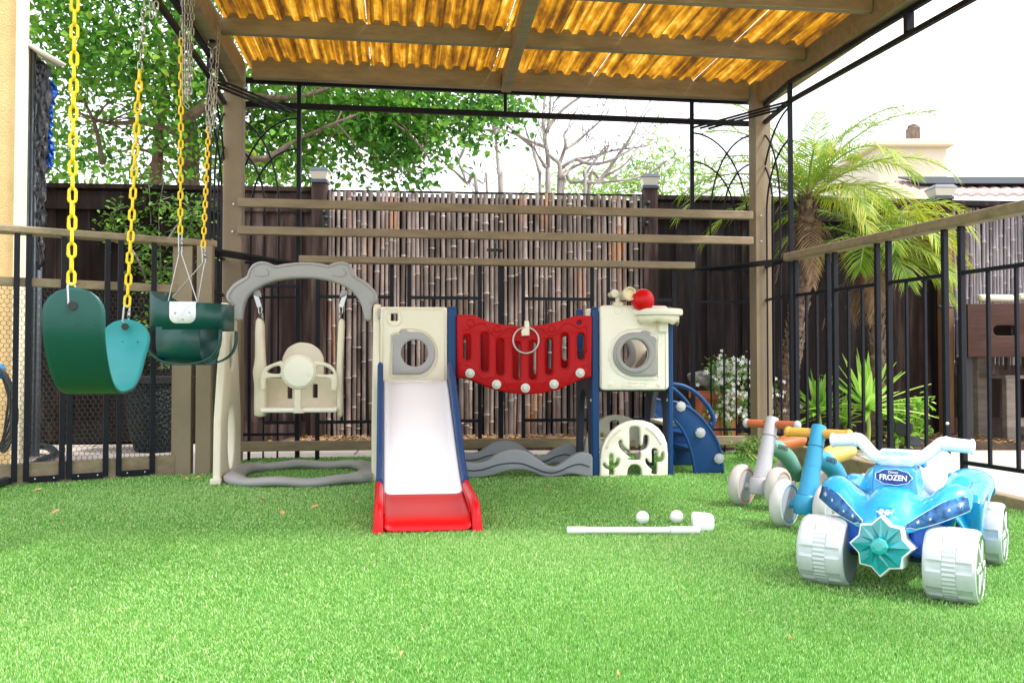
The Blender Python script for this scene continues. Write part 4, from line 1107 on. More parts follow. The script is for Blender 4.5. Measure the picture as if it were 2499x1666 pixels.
# ================================================================= golf toy and balls
gc = thing('toy_golf_club', 'white plastic toy golf club lying on the turf beside two balls', 'golf club', tuple(G(1560,1292)))
ga = G(1384,1293,.016); gb_ = G(1634,1293,.016); ge = G(1706,1293,.013)
MB().lathe([(.0105,0),(.0120,.004),(.0120,.055),(.0105,.057),(.0105,(gb_-ga).length)], ga, (gb_-ga), 20).build('grip_shaft', 'white_gloss', gc)
MB().lathe([(.0125,0),(.0125,(ge-gb_).length)], gb_, (ge-gb_), 20).build('neck', 'white_gloss', gc)
def head():
    o = G(1716,1296,.0); sc_ = o.y/F
    pts = [(-.034,.022),(-.034,-.006),(-.030,-.013),(.012,-.013),(.030,-.008),(.038,.004),(.039,.020),(.033,.033),(.010,.040),(-.022,.046),(-.031,.040)]
    pts = smoothpts(pts, 4, True)
    # stands up slightly: extrude vertically
    m = plate('head', [(a, b) for a, b in pts], [], .045, .012, lambda u, v, w: V(o.x+u, o.y+v*.95, .024+w+v*.35), 'white_gloss', gc)
head()
def gball(x, y, lab):
    p = G(x, y+17, .0); Y = p.y; c = P(x, y, Y); c.z = .0235
    ob = MB().ball(c, .0232, 26, 16).build('toy_golf_ball', 'white_gloss', None, smooth=180); tag(ob, lab, 'golf ball', 'white golf balls'); return ob
gball(1568,1262,'white toy golf ball behind the middle of the club shaft'); gball(1651,1260,'white toy golf ball nearest the golf club head')
# ================================================================= balance bikes
def bike(loc, rz, cb, cf, cg, cs, cst, label, tyre):
    b = thing('balance_bike', label, 'balance bike', loc, rz, 'toddler balance bikes')
    L_ = dict(local=True)
    def wheel(x, y, r=.081, w=.044):
        c = V(x,y,r-.002); ax = V(1,0,0)
        t = MB(); pr = [(r*.80,-w*.50),(r*.90,-w*.47),(r*.97,-w*.33),(r,-w*.12),(r,w*.12),(r*.97,w*.33),(r*.90,w*.47),(r*.80,w*.50),(r*.78,w*.40),(r*.78,-w*.40)]
        t.lathe(pr, c, ax, 44); t.f = [f for f in t.f if len(f) == 4]; o = len(pr)-1
        for k in range(44): t.f.append((k, (k+1)%44, o*44+(k+1)%44, o*44+k))
        to = t.build('wheel', tyre, b, **L_)
        for s in (-1, 1):
            d = MB(); d.lathe([(r*.79,w*.40),(r*.79,w*.475),(r*.735,w*.475),(r*.735,w*.40)], c, ax*s, 44); d.f = [f for f in d.f if len(f) == 4]
            d.build('rim_stripe', cst, to, **L_)
            d = MB(); d.lathe([(r*.73,w*.30),(r*.73,w*.44),(r*.66,w*.46),(r*.2,w*.40),(r*.12,w*.5),(0,w*.52)], c, ax*s, 44); d.build('rim', 'bike_grey', to, **L_)
        return to
    fw = .075
    for s in (-1, 1): wheel(s*fw, .0)
    bx = -.335
    for s in (-1, 1): wheel(s*.062, bx)
    # axles and fork
    m = MB(); m.tube([V(-fw,0,.079), V(fw,0,.079)], .012, 16); m.build('axle', cf, b, **L_)
    f = MB(); f.lathe([(.034,-.032),(.039,-.028),(.041,.0),(.039,.024),(.033,.032)], V(0,0,.082), V(0,-.15,1), 28)
    f.lathe([(.034,.026),(.032,.05),(.0285,.12),(.0260,.20),(.0245,.272),(.0235,.276),(.0,.276)], V(0,0,.082), V(0,-.42,1), 28)
    f.build('fork', cf, b, smooth=50, **L_)
    ax = V(0,-.42,1).normalized()
    for h in (.13,.20): MB().lathe([(.0288-.018*(h-.13),0),(.0288-.018*(h-.13),.0012)], V(0,0,.082)+ax*h, ax, 28).build('seam', 'ink' if h > .15 else cf, b, **L_)
    hp = V(0,0,.082)+ax*.250
    for s in (-1, 1):
        g = MB(); g.lathe([(.0125,.018),(.0150,.026),(.0150,.098),(.0125,.10)], hp, V(s,0,0), 24, rmod=lambda j,k,a: 1+.05*(k%2)); g.build('grip', cg, b, smooth=30, **L_)
        g = MB(); g.ball(hp+V(s*.106,0,0), .0190, 18, 12, (.75,1,1)); g.build('grip_end', 'bike_grey' if cg == 'grip_orange' else cg, b, smooth=180, **L_)
    # body beam
    pts = [V(0,-.070,.228), V(0,-.12,.222), V(0,-.175,.206), V(0,-.235,.172), V(0,-.29,.128), V(0,-.335,.085)]
    p = sm3(pts, 4); n_ = len(p); rs = [.0225+.008*math.sin(math.pi*min(1,i/n_*1.1)) for i in range(n_)]
    m = MB(); m.tube(p, rs, 16, ell=1.15); m.build('body', cb, b, smooth=180, **L_)
    m = MB(); m.tube([V(-.06,bx,.079), V(.06,bx,.079)], .011, 14); m.build('axle', cb, b, **L_)
    m = MB(); m.beam(V(0,-.045,.228), V(0,-.085,.227), .040, .044); m.build('head_clamp', cf, b, bevel=.008, **L_)
    m = MB(); m.tube([V(0,-.20,.17), V(0,-.21,.232)], .016, 14); m.build('seat_post', cb, b, **L_)
    # seat
    s = MB(); o = [(-.115,.0),(-.13,.012),(-.16,.021),(-.20,.034),(-.24,.043),(-.275,.040),(-.292,.018),(-.292,.004)]
    def sf(d): return 1
    m = MB(); prof = smoothpts([(-.105,.006,.222),(-.12,.015,.226),(-.15,.022,.231),(-.19,.035,.238),(-.235,.045,.244),(-.27,.042,.245),(-.293,.024,.243),(-.300,.004,.241)], 3, False)
    k = 16; vs = []
    for y, w_, z in prof:
        y = y*1.18+.008; w_ *= 1.15; z += .004
        for j in range(k):
            t = 2*math.pi*j/k; c_, s_ = math.cos(t), math.sin(t); vs.append(V(w_*c_, y, z+(.018 if s_ > 0 else .040)*min(1,w_/.022+.1)*s_-.004))
    n2 = len(prof); m.add(vs, [(i*k+j, i*k+(j+1)%k, (i+1)*k+(j+1)%k, (i+1)*k+j) for i in range(n2-1) for j in range(k)]+[tuple(range(k)), tuple((n2-1)*k+j for j in range(k))])
    m.build('seat', cs, b, smooth=180, **L_)
    # lettering on the visible side (local -x faces the camera)
    def pt(u, v, w): 
        q = V(-1,0,0); dy = V(0,-.86,-.42).normalized(); uu = q
        return V(-.0312, -.132, .220)+V(0,-1,-.20).normalized()*u+V(0,-.20,1).normalized()*v+V(-1,0,0)*w
    text('lettering', 'SEREED', .026, pt, 'ink', b, local=True, ext=.0006, bold=.0, sx=1.0)
    return b
bike((.945,3.37,0), R(137), 'bike_green', 'bike_grey', 'grip_orange', 'seat_orange', 'stripe_orange', 'grey and green balance bike with orange seat and grips, furthest back', 'tyre_cream')
bike((.972,2.925,0), R(137), 'bike_blue', 'bike_blue', 'grip_yellow', 'seat_yellow', 'stripe_blue', 'blue balance bike with yellow seat parked beside the ride-on quad', 'tyre_cream2')
# ================================================================= quad
QR = R(145)
q = thing('ride_on_quad', 'light blue ride-on toy quad with white handlebar, silver wheels and teal snowflake grille', 'ride-on quad', (1.047,2.337,0), QR)
LQ = dict(local=True)
def grid(rows, nm, m, solid=.008, sub=2, mirror=True, sides=(1,-1)):
    k = len(rows[0]); full = []
    for r_ in rows:
        left = [(-x, y, z) for x, y, z in r_[::-1]]
        if r_[0][0] == 0: full.append(left+[tuple(p) for p in r_[1:]])
        else: full.append([tuple(p) for p in r_])
    n = len(full[0]); mb = MB(); mb.add([p for r_ in full for p in r_], [(i*n+j, i*n+j+1, (i+1)*n+j+1, (i+1)*n+j) for i in range(len(full)-1) for j in range(n-1)])
    return mb.build(nm, m, q, smooth=180, solid=solid, sub=sub, **LQ)
hood = [
 [(0,.300,.140),(.035,.292,.148),(.058,.280,.150),(.11,.248,.172),(.150,.220,.190),(.180,.188,.200)],
 [(0,.296,.155),(.035,.288,.165),(.058,.276,.160),(.11,.243,.195),(.150,.213,.214),(.175,.180,.222)],
 [(0,.262,.200),(.034,.258,.206),(.058,.248,.176),(.11,.226,.232),(.150,.200,.250),(.180,.165,.240)],
 [(0,.205,.243),(.036,.203,.246),(.062,.196,.198),(.11,.182,.258),(.138,.168,.270),(.168,.135,.250)],
 [(0,.150,.244),(.040,.150,.246),(.068,.144,.208),(.105,.130,.246),(.130,.118,.250),(.148,.100,.235)],
 [(0,.060,.240),(.042,.060,.236),(.066,.055,.205),(.090,.050,.188),(.108,.045,.175),(.118,.040,.150)],
 [(0,.0,.235),(.042,.0,.225),(.062,-.0,.175),(.080,-.0,.14),(.09,.0,.12),(.095,.0,.08)]]
grid(hood, 'hood', 'quad_light', sub=1)
sv_ = lambda y, z, k, lift=0: V(k, y, z+lift)
spine = MB(); sec = [(.172,.226,.052,.034,.014),(.222,.210,.042,.026,.014),(.270,.185,.031,.018,.014),(.306,.146,.020,.011,.006)]
vs_ = []
for y, z, wo, wi, h_ in sec: vs_ += [V(-wo,y-.010,z-.016), V(-wi,y,z+h_), V(wi,y,z+h_), V(wo,y-.010,z-.016)]
spine.add(vs_, [(4*i+j,4*i+j+1,4*i+j+5,4*i+j+4) for i in range(3) for j in range(3)]+[(0,3,2,1),(12,13,14,15)]).build('hood_spine', 'quad_blue', q, bevel=.006, seg=3, **LQ)
for s in (-1,1):
    fp_ = [(.02,.20),(-.02,.12),(-.055,.04),(-.075,.028),(-.115,.028),(-.13,.09),(-.125,.20),(-.10,.238),(-.05,.225)]
    plate('side_panel', smoothpts(fp_, 3, True), [], .045, .012, lambda u, v, w, s=s: V(s*(.142+w+.10*(v-.1)), u, v), 'quad_blue', q, local=True)
# rear fenders / tail
rear = [
 [(0,-.10,.19),(0.043,-.10,.185),(0.073,-.10,.165),(0.120,-.085,.10),(0.136,-.075,.055),(0.136,-.075,.04)],
 [(0,-.14,.20),(0.043,-.14,.195),(0.077,-.135,.205),(0.125,-.12,.175),(0.150,-.11,.11),(0.153,-.11,.05)],
 [(0,-.20,.20),(0.043,-.20,.198),(0.077,-.195,.240),(0.120,-.18,.240),(0.160,-.165,.205),(0.163,-.16,.15)],
 [(0,-.27,.21),(0.043,-.27,.21),(0.077,-.27,.252),(0.125,-.26,.255),(0.165,-.25,.238),(0.170,-.25,.20)],
 [(0,-.34,.21),(0.043,-.34,.21),(0.077,-.34,.245),(0.125,-.33,.25),(0.163,-.32,.235),(0.169,-.32,.20)],
 [(0,-.36,.15),(0.043,-.36,.15),(0.077,-.36,.18),(0.125,-.35,.19),(0.159,-.34,.18),(0.163,-.34,.16)]]
grid(rear, 'rear_fender', 'quad_light')
bd = MB(); bd.box((0,-.02,.115), (.15,.40,.11), taper=.8); bd.build('chassis', 'quad_deep', q, bevel=.02, seg=3, **LQ)
for s in (-1,1):
    MB().add([V(s*.085,.12,.20),V(s*.135,.06,.15),V(s*.15,-.02,.06),V(s*.155,-.10,.045),V(s*.155,-.12,.18),V(s*.12,-.04,.20),V(s*.10,.06,.215)], [(0,1,6),(1,2,5,6),(2,3,4,5)]).build('side_skirt', 'quad_blue', q, solid=.012, sub=1, **LQ)
    MB().box((s*.075,.20,.135), (.05,.12,.09)).build('wheel_arch', 'quad_deep', q, bevel=.012, **LQ)
# seat
st = MB(); st.box((0,-.13,.232), (.125,.22,.075)); st.build('seat', 'white', q, sub=0, bevel=.028, seg=5, **LQ)
MB().box((0,-.27,.262), (.13,.05,.07)).build('backrest', 'white', q, bevel=.02, seg=4, **LQ)
# nose box
nb = MB(); nb.add([(x*a, y, z) for (y, z, a) in ((.178,.228,.054),(.170,.290,.050),(.085,.295,.047),(.07,.230,.052)) for x in (-1,1)], [(0,1,3,2),(2,3,5,4),(4,5,7,6),(0,2,4,6),(1,7,5,3)])
nb.build('nose_box', 'quad_blue', q, bevel=.010, seg=3, **LQ)
fnx = V(0,.98,.18).normalized(); upx = V(0,-.18,.98).normalized()
def nose(dy=0, base=V(0,.1765,.268)): return lambda u, v, w: base+V(-1,0,0)*u+upx*v+fnx*(w+dy)
sc = [( .0415*math.cos(R(a))*(1+.03*math.cos(R(a*9))), .0185*math.sin(R(a))*(1+.05*math.cos(R(a*9)))) for a in range(0,360,6)]
plate('badge', sc, [], .003, .001, nose(.001), 'decal_navy', q, local=True)
plate('badge_rim', [(a*1.05,b*1.08) for a, b in sc], [[(a*1.0,b*1.0) for a, b in sc]], .002, .0004, nose(.001), 'decal_ice', q, local=True)
text('lettering', 'FROZEN', .0185, nose(.0032, V(0,.1765,.2660)), 'white', q, local=True, bold=.0005, sx=.92)
text('lettering', 'Disney', .0085, nose(.0032, V(0,.1765,.2795)), 'white', q, local=True, bold=.0001)
# headlight decals follow the front edge of the fenders
for s in (-1,1):
    def hp(t, v, off=.0):
        a = V(.046,.2805,.163); b = V(.168,.194,.210); p = a+(b-a)*t; m_ = V(.105,.2455,.188); p = p+(m_-(a+b)/2)*(4*t*(1-t))
        nrm = V(.42,.78,.46).normalized(); upv = V(-.2,-.42,.88).normalized()
        r_ = p+upv*v+nrm*(.0085+off); return V(s*r_.x, r_.y, r_.z)
    for (nm, m, sh, of_) in (('headlight_edge','decal_ice',.0015,-.001),('headlight','decal_dark',0,.001)):
        mb = MB(); vs = []; n = 14
        for i in range(n+1):
            t = i/n; lo = -.009-.007*math.sin(math.pi*t)+.006*(t < .1)-sh; hi = .005+.023*min(1,t*1.6)*(1 if t < .93 else .7)+sh
            vs += [hp(t, lo, of_), hp(t, hi, of_)]
        mb.add(vs, [(2*i,2*i+1,2*i+3,2*i+2) for i in range(n)]); mb.build(nm, m, q, solid=.001, **LQ)
    sf = MB()
    for t, v, r_ in ((.88,.008,.0065),(.70,.005,.004),(.2,.001,.0045),(.4,-.002,.003)):
        for k in range(3):
            a = math.pi*k/3; d1 = (math.cos(a)*r_, math.sin(a)*r_); sf.tube([hp(t-d1[0]/.15, v-d1[1], .0022), hp(t+d1[0]/.15, v+d1[1], .0022)], .0005, 4)
    sf.build('snowflake', 'white', q, **LQ)
# hood swirl decals and snow marks
def hoodpt(u, v, w):   # front centre plane of the hood, u across, v up the slope
    return V(-u, .262-v*.62, .2050+v*.62)+V(0,.60,.60).normalized()*(w+.0055)
sn = MB()
for cx, cy, r_ in ((0,-.022,.012),(.0,-.022,.007)):
    for k in range(6):
        a = math.pi*k/3; sn.tube([hoodpt(cx,cy,.001), hoodpt(cx+1.5*r_*math.cos(a), cy+r_*math.sin(a)*.8, .001)], .0011, 5)
        for g in (.5,.75):
            for dd in (-.5,.5): sn.tube([hoodpt(cx+1.5*r_*g*math.cos(a), cy+.8*r_*g*math.sin(a), .001), hoodpt(cx+1.5*r_*(g+.22)*math.cos(a+dd*.6), cy+.8*r_*(g+.22)*math.sin(a+dd*.6), .001)], .0007, 4)
sn.build('snowflake', 'white', q, **LQ)
# handlebar
hb_ = sm3([V(.170,.098,.345),V(.13,.100,.349),V(.100,.100,.352),V(.080,.108,.335),V(.050,.128,.312),V(0,.138,.308),V(-.050,.128,.312),V(-.080,.108,.335),V(-.100,.100,.352),V(-.13,.100,.349),V(-.170,.098,.345)], 5)
rs = [.0155+.006*max(0,1-abs(p.x)/.06) for p in hb_]
MB().tube(hb_, rs, 18).build('handlebar', 'quad_white', q, smooth=60, **LQ)
for s in (-1,1):
    g = MB(); g.lathe([(.0165,.0),(.0195,.003),(.0195,.007),(.0172,.009),(.0168,.058),(.0195,.061),(.0195,.066),(.012,.070)], V(s*.102,.100,.350), V(s,-.02,-.07), 24); g.build('grip', 'quad_white', q, **LQ)
MB().box((0,.135,.312), (.085,.045,.034), Matrix.Rotation(R(-25),3,'X')).build('handlebar_pad', 'quad_white', q, bevel=.010, seg=3, **LQ)
MB().box((0,.151,.322), (.066,.010,.024), Matrix.Rotation(R(-25),3,'X')).build('pad_sticker', 'decal_ice', q, bevel=.003, **LQ)
MB().lathe([(.012,0),(.012,.008),(.007,.010),(.004,.010)], V(-.052,.105,.298), V(-.8,.3,.5), 18).build('key_switch', 'quad_blue', q, **LQ)
# grille star
def star(n, r1, r2, rot=0): return [((r1 if k%2 == 0 else r2)*math.cos(R(rot)+math.pi*k/n), (r1 if k%2 == 0 else r2)*math.sin(R(rot)+math.pi*k/n)) for k in range(2*n)]
sc0 = V(0,.318,.122)
def sp(u, v, w): return sc0+V(-1,0,0)*u+V(0,-.10,1)*v+V(0,1,.1)*w
out = []
rr_ = [.066,.047,.054,.045]
for k in range(16):
    r_ = (.068 if k%4 == 0 else .063) if k%2 == 0 else .052; out.append((r_*math.sin(2*math.pi*k/16), r_*math.cos(2*math.pi*k/16)))
plate('grille_housing', [(a*1.05,b*1.05) for a, b in out], [], .075, .004, lambda u, v, w: sp(u, v, w-.033), 'quad_white', q, local=True)
gm2 = MB(); cv = [sp(0,0,.016)]; n = 16
ringo = [sp(a*.97, b*.97, .006) for a, b in out]; mid_ = [sp(out[k][0]*.42*(1 if k%2 else .8), out[k][1]*.42*(1 if k%2 else .8), .018 if k%2 == 0 else .009) for k in range(n)]
gm2.add(ringo+mid_, [(k, (k+1)%n, n+(k+1)%n, n+k) for k in range(n)]); gm2.add([mid_[k] for k in range(n)]+[sp(0,0,.012)], [(k,(k+1)%n,n) for k in range(n)])
gm2.build('grille', 'teal_gem', q, smooth=0, **LQ)
g3 = MB(); g3.lathe([(.021,.008),(.021,.018),(.018,.021),(.010,.023),(.0,.023)], sc0, V(0,1,.1), 8); g3.build('grille_gem', 'teal_gem2', q, smooth=0, **LQ)
MB().box((0,.255,.115), (.10,.09,.055)).build('bumper', 'quad_white', q, bevel=.012, **LQ)
MB().tube([V(-.14,.24,.085), V(.14,.24,.085)], .006, 10).build('axle', 'rubber', q, **LQ)
MB().tube([V(-.14,-.24,.085), V(.14,-.24,.085)], .006, 10).build('axle', 'rubber', q, **LQ)
def qwheel(s, y):
    r, w_ = .085, .112; c = V(s*.143, y, r-.001); ax = V(1,0,0)
    n = 96; cols_ = []
    def tread(j, k, a):
        x = xs[j]/w_
        if abs(x) < .13: return 1-.018*(k%2)
        if abs(x) < .40: return 1-.045*((k//4)%3 == 0)
        return 1
    xs = [-.056,-.054,-.048,-.040,-.017,-.0145,-.013,.013,.0145,.017,.040,.048,.054,.056]
    pr = [(r*.88,xs[0]),(r*.93,xs[1]),(r*.975,xs[2]),(r*.995,xs[3]),(r,xs[4]),(r*.985,xs[5]),(r,xs[6]),(r,xs[7]),(r*.985,xs[8]),(r,xs[9]),(r*.995,xs[10]),(r*.975,xs[11]),(r*.93,xs[12]),(r*.88,xs[13])]
    m = MB(); m.lathe(pr, c, ax, n, rmod=tread); m.f = [f for f in m.f if len(f) == 4]
    w = m.build('wheel', 'wheel_silver', q, smooth=25, **LQ)
    # inner recess
    i_ = MB(); i_.lathe([(r*.88,-.056*1),(r*.84,-.056),(r*.80,-.050),(r*.74,.01),(.02,.02),(.012,.0),(0,.0)], c, ax*s, 40); i_.build('inner_rim', 'wheel_in', w, **LQ)
    o_ = MB(); o_.lathe([(r*.88,.056),(r*.85,.057),(r*.83,.052),(r*.80,.046),(r*.3,.050),(r*.22,.058),(0,.060)], c, ax*s, 40, rmod=lambda j,k,a: 1); o_.build('hubcap', 'glitter', w, smooth=0, **LQ)
    for k in range(6):
        a = math.pi*k/3; d = V(0,math.cos(a),math.sin(a)); 
    sp_ = MB()
    for k in range(6):
        a = math.pi*k/3; d = V(0,math.cos(a),math.sin(a)); sp_.beam(c+ax*s*.055+d*.012, c+ax*s*.053+d*r*.76, .012, .008, up=ax)
    sp_.build('spoke', 'wheel_silver', w, bevel=.002, **LQ)
for y in (.24,-.24):
    for s in (-1,1): qwheel(s, y)
# ================================================================= timber fence and bamboo
FY0, FY1 = 6.95, 7.45                                    # fence depth at far left / far right
def FP(x, z=0, off=0):                                   # fence line point seen at picture column x
    a, b = V(-4.2,6.25,0), V(4.6,6.95,0); q_ = (x-CX)/F; s_ = (b.y-a.y)/(b.x-a.x); Y = (a.y-s_*a.x)/(1-s_*q_); return V(q_*Y, Y-off, z)
def fence(x0, x1, ztop, m, label, sl=0):
    A_, B_ = FP(x0), FP(x1); d = (B_-A_).normalized(); L_ = (B_-A_).length
    t = thing('timber_fence', label, 'fence', tuple((A_+B_)/2), group='dark timber fence sections round the yard')
    m_ = MB(); u = 0; k = 0
    while u < L_-.01:
        w_ = min([.145,.09,.15,.13][k%4], L_-u); off = 0 if k%2 == 0 else .014
        p = A_+d*(u+w_/2)-V(0,off,0); m_.beam(V(p.x,p.y,-.05), V(p.x,p.y,ztop-.02), .016, w_-.003 if k%2 else w_+.02, up=d); u += w_; k += 1
    m_.build('boards', m, t)
    MB().beam(zz(A_,ztop)-V(0,.01,0), zz(B_,ztop)-V(0,.01,0), .10, .035).build('cap_board', m, t, bevel=.003)
    MB().beam(zz(A_,ztop-.10)-V(0,.035,0), zz(B_,ztop-.10)-V(0,.035,0), .02, .13).build('fascia_board', m, t)
    MB().beam(zz(A_,.06)-V(0,.04,0), zz(B_,.06)-V(0,.04,0), .025, .14).build('kick_board', m, t)
    return t
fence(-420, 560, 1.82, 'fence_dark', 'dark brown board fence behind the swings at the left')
fence(562, 771, 1.82, 'fence_brown', 'weathered brown board fence between the pergola post and the bamboo screen')
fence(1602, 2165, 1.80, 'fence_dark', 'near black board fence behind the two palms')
fence(2168, 2304, 1.80, 'fence_brown', 'brown board fence in a sunlit tone between the shorter palm and the right bamboo screen')  # lit boards: the light on them is put into the lighter brown
def fpost(x, ztop, off, label, w_=.105, m='fence_brown', cap=True, sc=1.0):
    p = FP(x, 0, off); t = thing('fence_post', label, 'fence post', tuple(p), group='fence posts with solar cap lights')
    MB().box((p.x,p.y,ztop/2), (w_,w_,ztop)).build('post', m, t, bevel=.004)
    if cap:
        k = MB(); k.box((p.x,p.y,ztop+.012), (w_*1.15,w_*1.15,.024)); 
        cl = k.build('cap_light', 'lamp_cap', t, bevel=.002)
        k = MB(); k.box((p.x,p.y,ztop+.055), (w_*.95*sc,w_*.95*sc,.055), taper=1.35); k.build('lens', 'lamp_glass', cl, local=False) if False else k.build('lens', 'lamp_glass', t)
        k = MB(); k.box((p.x,p.y,ztop+.098), (w_*1.40*sc,w_*1.40*sc,.030), taper=.72); k.build('cap_top', 'lamp_cap', t, bevel=.003)
    return t
fpost(785, 1.855, .08, 'weathered brown fence post with grey solar cap left of the wide bamboo screen')
fpost(1583, 1.85, .08, 'brown fence post with solar cap right of the wide bamboo screen')
fpost(2285, 1.80, .10, 'dark fence post with wide solar cap behind palm fronds', w_=.12, m='fence_dark', sc=1.1)
def bamboo(x0, x1, z0, z1, n, off, label, m, nm='bamboo_screen', cap=None):
    A_, B_ = FP(x0, 0, off), FP(x1, 0, off); d = B_-A_; t = thing(nm, label, 'bamboo screen', tuple((A_+B_)/2))
    ws = [random.uniform(.7,1.25) for _ in range(n)]; tot = sum(ws); acc = 0
    bk_ = MB(); bk_.beam(zz(A_,(z0+z1)/2-.04)+V(0,.045,0), zz(B_,(z0+z1)/2-.04)+V(0,.045,0), .02, z1-z0+.03); bk_.build('backing_board', 'fence_dark', t)
    for i in range(n):
        w_ = d.length*ws[i]/tot; c = A_+d*((acc+ws[i]/2)/tot); acc += ws[i]; r = w_*.44
        lean = random.uniform(-.010,.010); top = z1+random.uniform(-.012,.008); pts = []; rs = []; zn = z0+random.uniform(.02,.3); z = z0; nodes = []
        while zn < top-.03: nodes.append(zn); zn += random.uniform(.20,.36)
        zs = [z0]+sum([[q_-.012, q_-.004, q_, q_+.004, q_+.012] for q_ in nodes], [])+[top]
        for z in zs:
            nr = min([abs(z-q_) for q_ in nodes]+[1]); k = 1.15 if nr < .001 else (1.08 if nr < .005 else .97)
            f = (z-z0)/(z1-z0); pts.append(V(c.x+lean*(f-.5)*2+.003*math.sin(f*5+i), c.y+random.uniform(-.0015,.0015), z)); rs.append(r*k*(1.0-.06*f))
        mb = MB(); mb.tube(pts, rs, 10, up=(0,1,0)); ob = mb.build('bamboo_cane', m, t, smooth=60); ob.data.materials.append(M['bamboo_node']); o_z = t.location.z
        for pf in ob.data.polygons:
            if min([abs(pf.center.z+o_z-q_) for q_ in nodes]+[1]) < .0055: pf.material_index = 1
    if cap:
        MB().beam(zz(A_,z1+.02)-V(.02,.02,0), zz(B_,z1+.02)-V(0,.02,0), .12, .04).build('cap_board', 'fence_dark', t, bevel=.003)
    return t
bs1 = bamboo(803, 1566, .02, 1.80, 63, .09, 'wide weathered bamboo cane screen fixed to the fence behind the playset', 'bamboo')
MB().beam(FP(803,1.812,.05), FP(1566,1.812,.05), .03, .012).build('top_strip', 'fence_dark', bs1)
bs2 = bamboo(2300, 2660, .53, 1.745, 42, .12, 'grey bamboo cane screen on the fence behind the game table at the right', 'bamboo_grey', cap=True)
MB().beam(FP(2300,.50,.12), FP(2660,.50,.12), .05, .07).build('bottom_board', 'fence_brown', bs2)
t = fence(2296, 2800, 1.78, 'fence_brown', 'brown board fence below and behind the grey bamboo screen')
# gate hardware on the bamboo screen
def hinge(x, y, off):
    p = P(x, y, FP(x,0,off).y); t = MB(); t.box((p.x,p.y,p.z), (.05,.012,.20))
    for k in (-.07,-.02,.04,.08): t.ball((p.x+random.uniform(-.02,.02),p.y-.01,p.z+k), .016, 8, 6)
    t.build('hinge', 'black', bs1, bevel=.002)
hinge(1577,522,.16); hinge(795,545,.16)
p_ = P(1205,610,FP(1205,0,.15).y); lt = MB(); lt.box((p_.x,p_.y,p_.z), (.10,.015,.02)); lt.box((p_.x+.01,p_.y-.01,p_.z), (.02,.02,.10)); lt.ball((p_.x+.05,p_.y-.02,p_.z), .02, 10, 6)
lt.build('latch', 'black', bs1, bevel=.002)
wp = FP(2274, 0, .22); tag(MB().box((wp.x,wp.y,.78), (.085,.07,1.56)).build('timber_post', 'wood_post', None, bevel=.004), 'orange brown bare timber post beside the dark fence at the right', 'post')
# ================================================================= house wall and sheeting at the left
hw_ = thing('stucco_house_wall', 'yellow stucco house wall with cream corner trim at the left edge', 'house wall', (-3.1,5.0,0))
e = P(36,700,5.0).x; e2 = P(62,700,5.02).x
MB().box(((-7+e)/2,5.015,2.6), (e+7,.03,5.3)).build('wall', 'stucco', hw_)
MB().box(((e+e2)/2,5.0,2.6), (e2-e+.012,.034,5.3)).build('corner_trim', 'trim', hw_, bevel=.006)
x_a, x_b = P(66,700,5.22).x, P(102,700,5.22).x
cm = MB(); n = 4; vs = []
for i in range(n*4+1):
    u = i/(n*4); ph = i%4; off = (0,.022,.022,0)[ph]; X_ = x_a+(x_b-x_a)*u
    for z in (0,2.45-.12*u): vs.append(V(X_, 5.22-off, z))
cm.add(vs, [(2*i,2*i+2,2*i+3,2*i+1) for i in range(n*4)])
ob = cm.build('corrugated_sheet', 'corrugated', None, smooth=20, solid=.003); tag(ob, 'blue grey corrugated metal sheet standing upright beside the cream trim', 'metal sheet')
def tarp(name, pts, Y, m, label, th=.05, amp=.03):
    us = smoothpts([P(x, y, Y)[::2] for x, y in pts], 3, True) if False else [(P(x,y,Y).x, P(x,y,Y).z) for x, y in pts]
    xs = [p[0] for p in us]; zs = [p[1] for p in us]; n = 60; L_ = []; x0, x1 = min(xs), max(xs); z0, z1 = min(zs), max(zs)
    # left and right outline per height
    def span(z):
        xx = []
        for i in range(len(us)):
            a, b = us[i], us[(i+1)%len(us)]
            if (a[1]-z)*(b[1]-z) <= 0 and a[1] != b[1]: xx.append(a[0]+(b[0]-a[0])*(z-a[1])/(b[1]-a[1]))
        return (min(xx), max(xx)) if xx else (x0, x1)
    mb = MB(); vs = []; k = 9
    for i in range(n+1):
        z = z0+(z1-z0)*(.002+.996*i/n); a, b = span(z)
        for j in range(k):
            t_ = j/(k-1); X_ = a+(b-a)*t_+.004*math.sin(i*1.9+j); vs.append(V(X_, Y-amp*abs(math.sin(j*2.1+math.sin(i*.35)*1.5))-.012*math.sin(i*.9+j*1.3)-random.uniform(0,.008), z))
    mb.add(vs, [(i*k+j,i*k+j+1,(i+1)*k+j+1,(i+1)*k+j) for i in range(n) for j in range(k-1)])
    return tag(mb.build(name, m, None, smooth=180, solid=.004), label, 'tarpaulin')
tarp('tarpaulin', [(96,150),(128,165),(128,250),(118,400),(116,520),(112,640),(98,660),(92,500),(92,300)], 5.12, 'tarp_black', 'crumpled black tarpaulin hanging beside the corrugated sheet')
tarp('tarpaulin', [(118,190),(146,215),(134,262),(130,330),(137,380),(128,415),(118,395),(122,300)], 5.16, 'tarp_blue', 'torn bright blue tarpaulin strip hanging behind the black one')
ra = MB(); ra.add([P(70,108,5.0),P(160,160,5.0),P(130,158,5.35),P(68,112,5.6)], [(0,1,2,3)]); tag(ra.build('roof_flap', 'house_cream', None, solid=.02), 'small pale sloping roof flap above the black tarpaulin', 'roof flap')
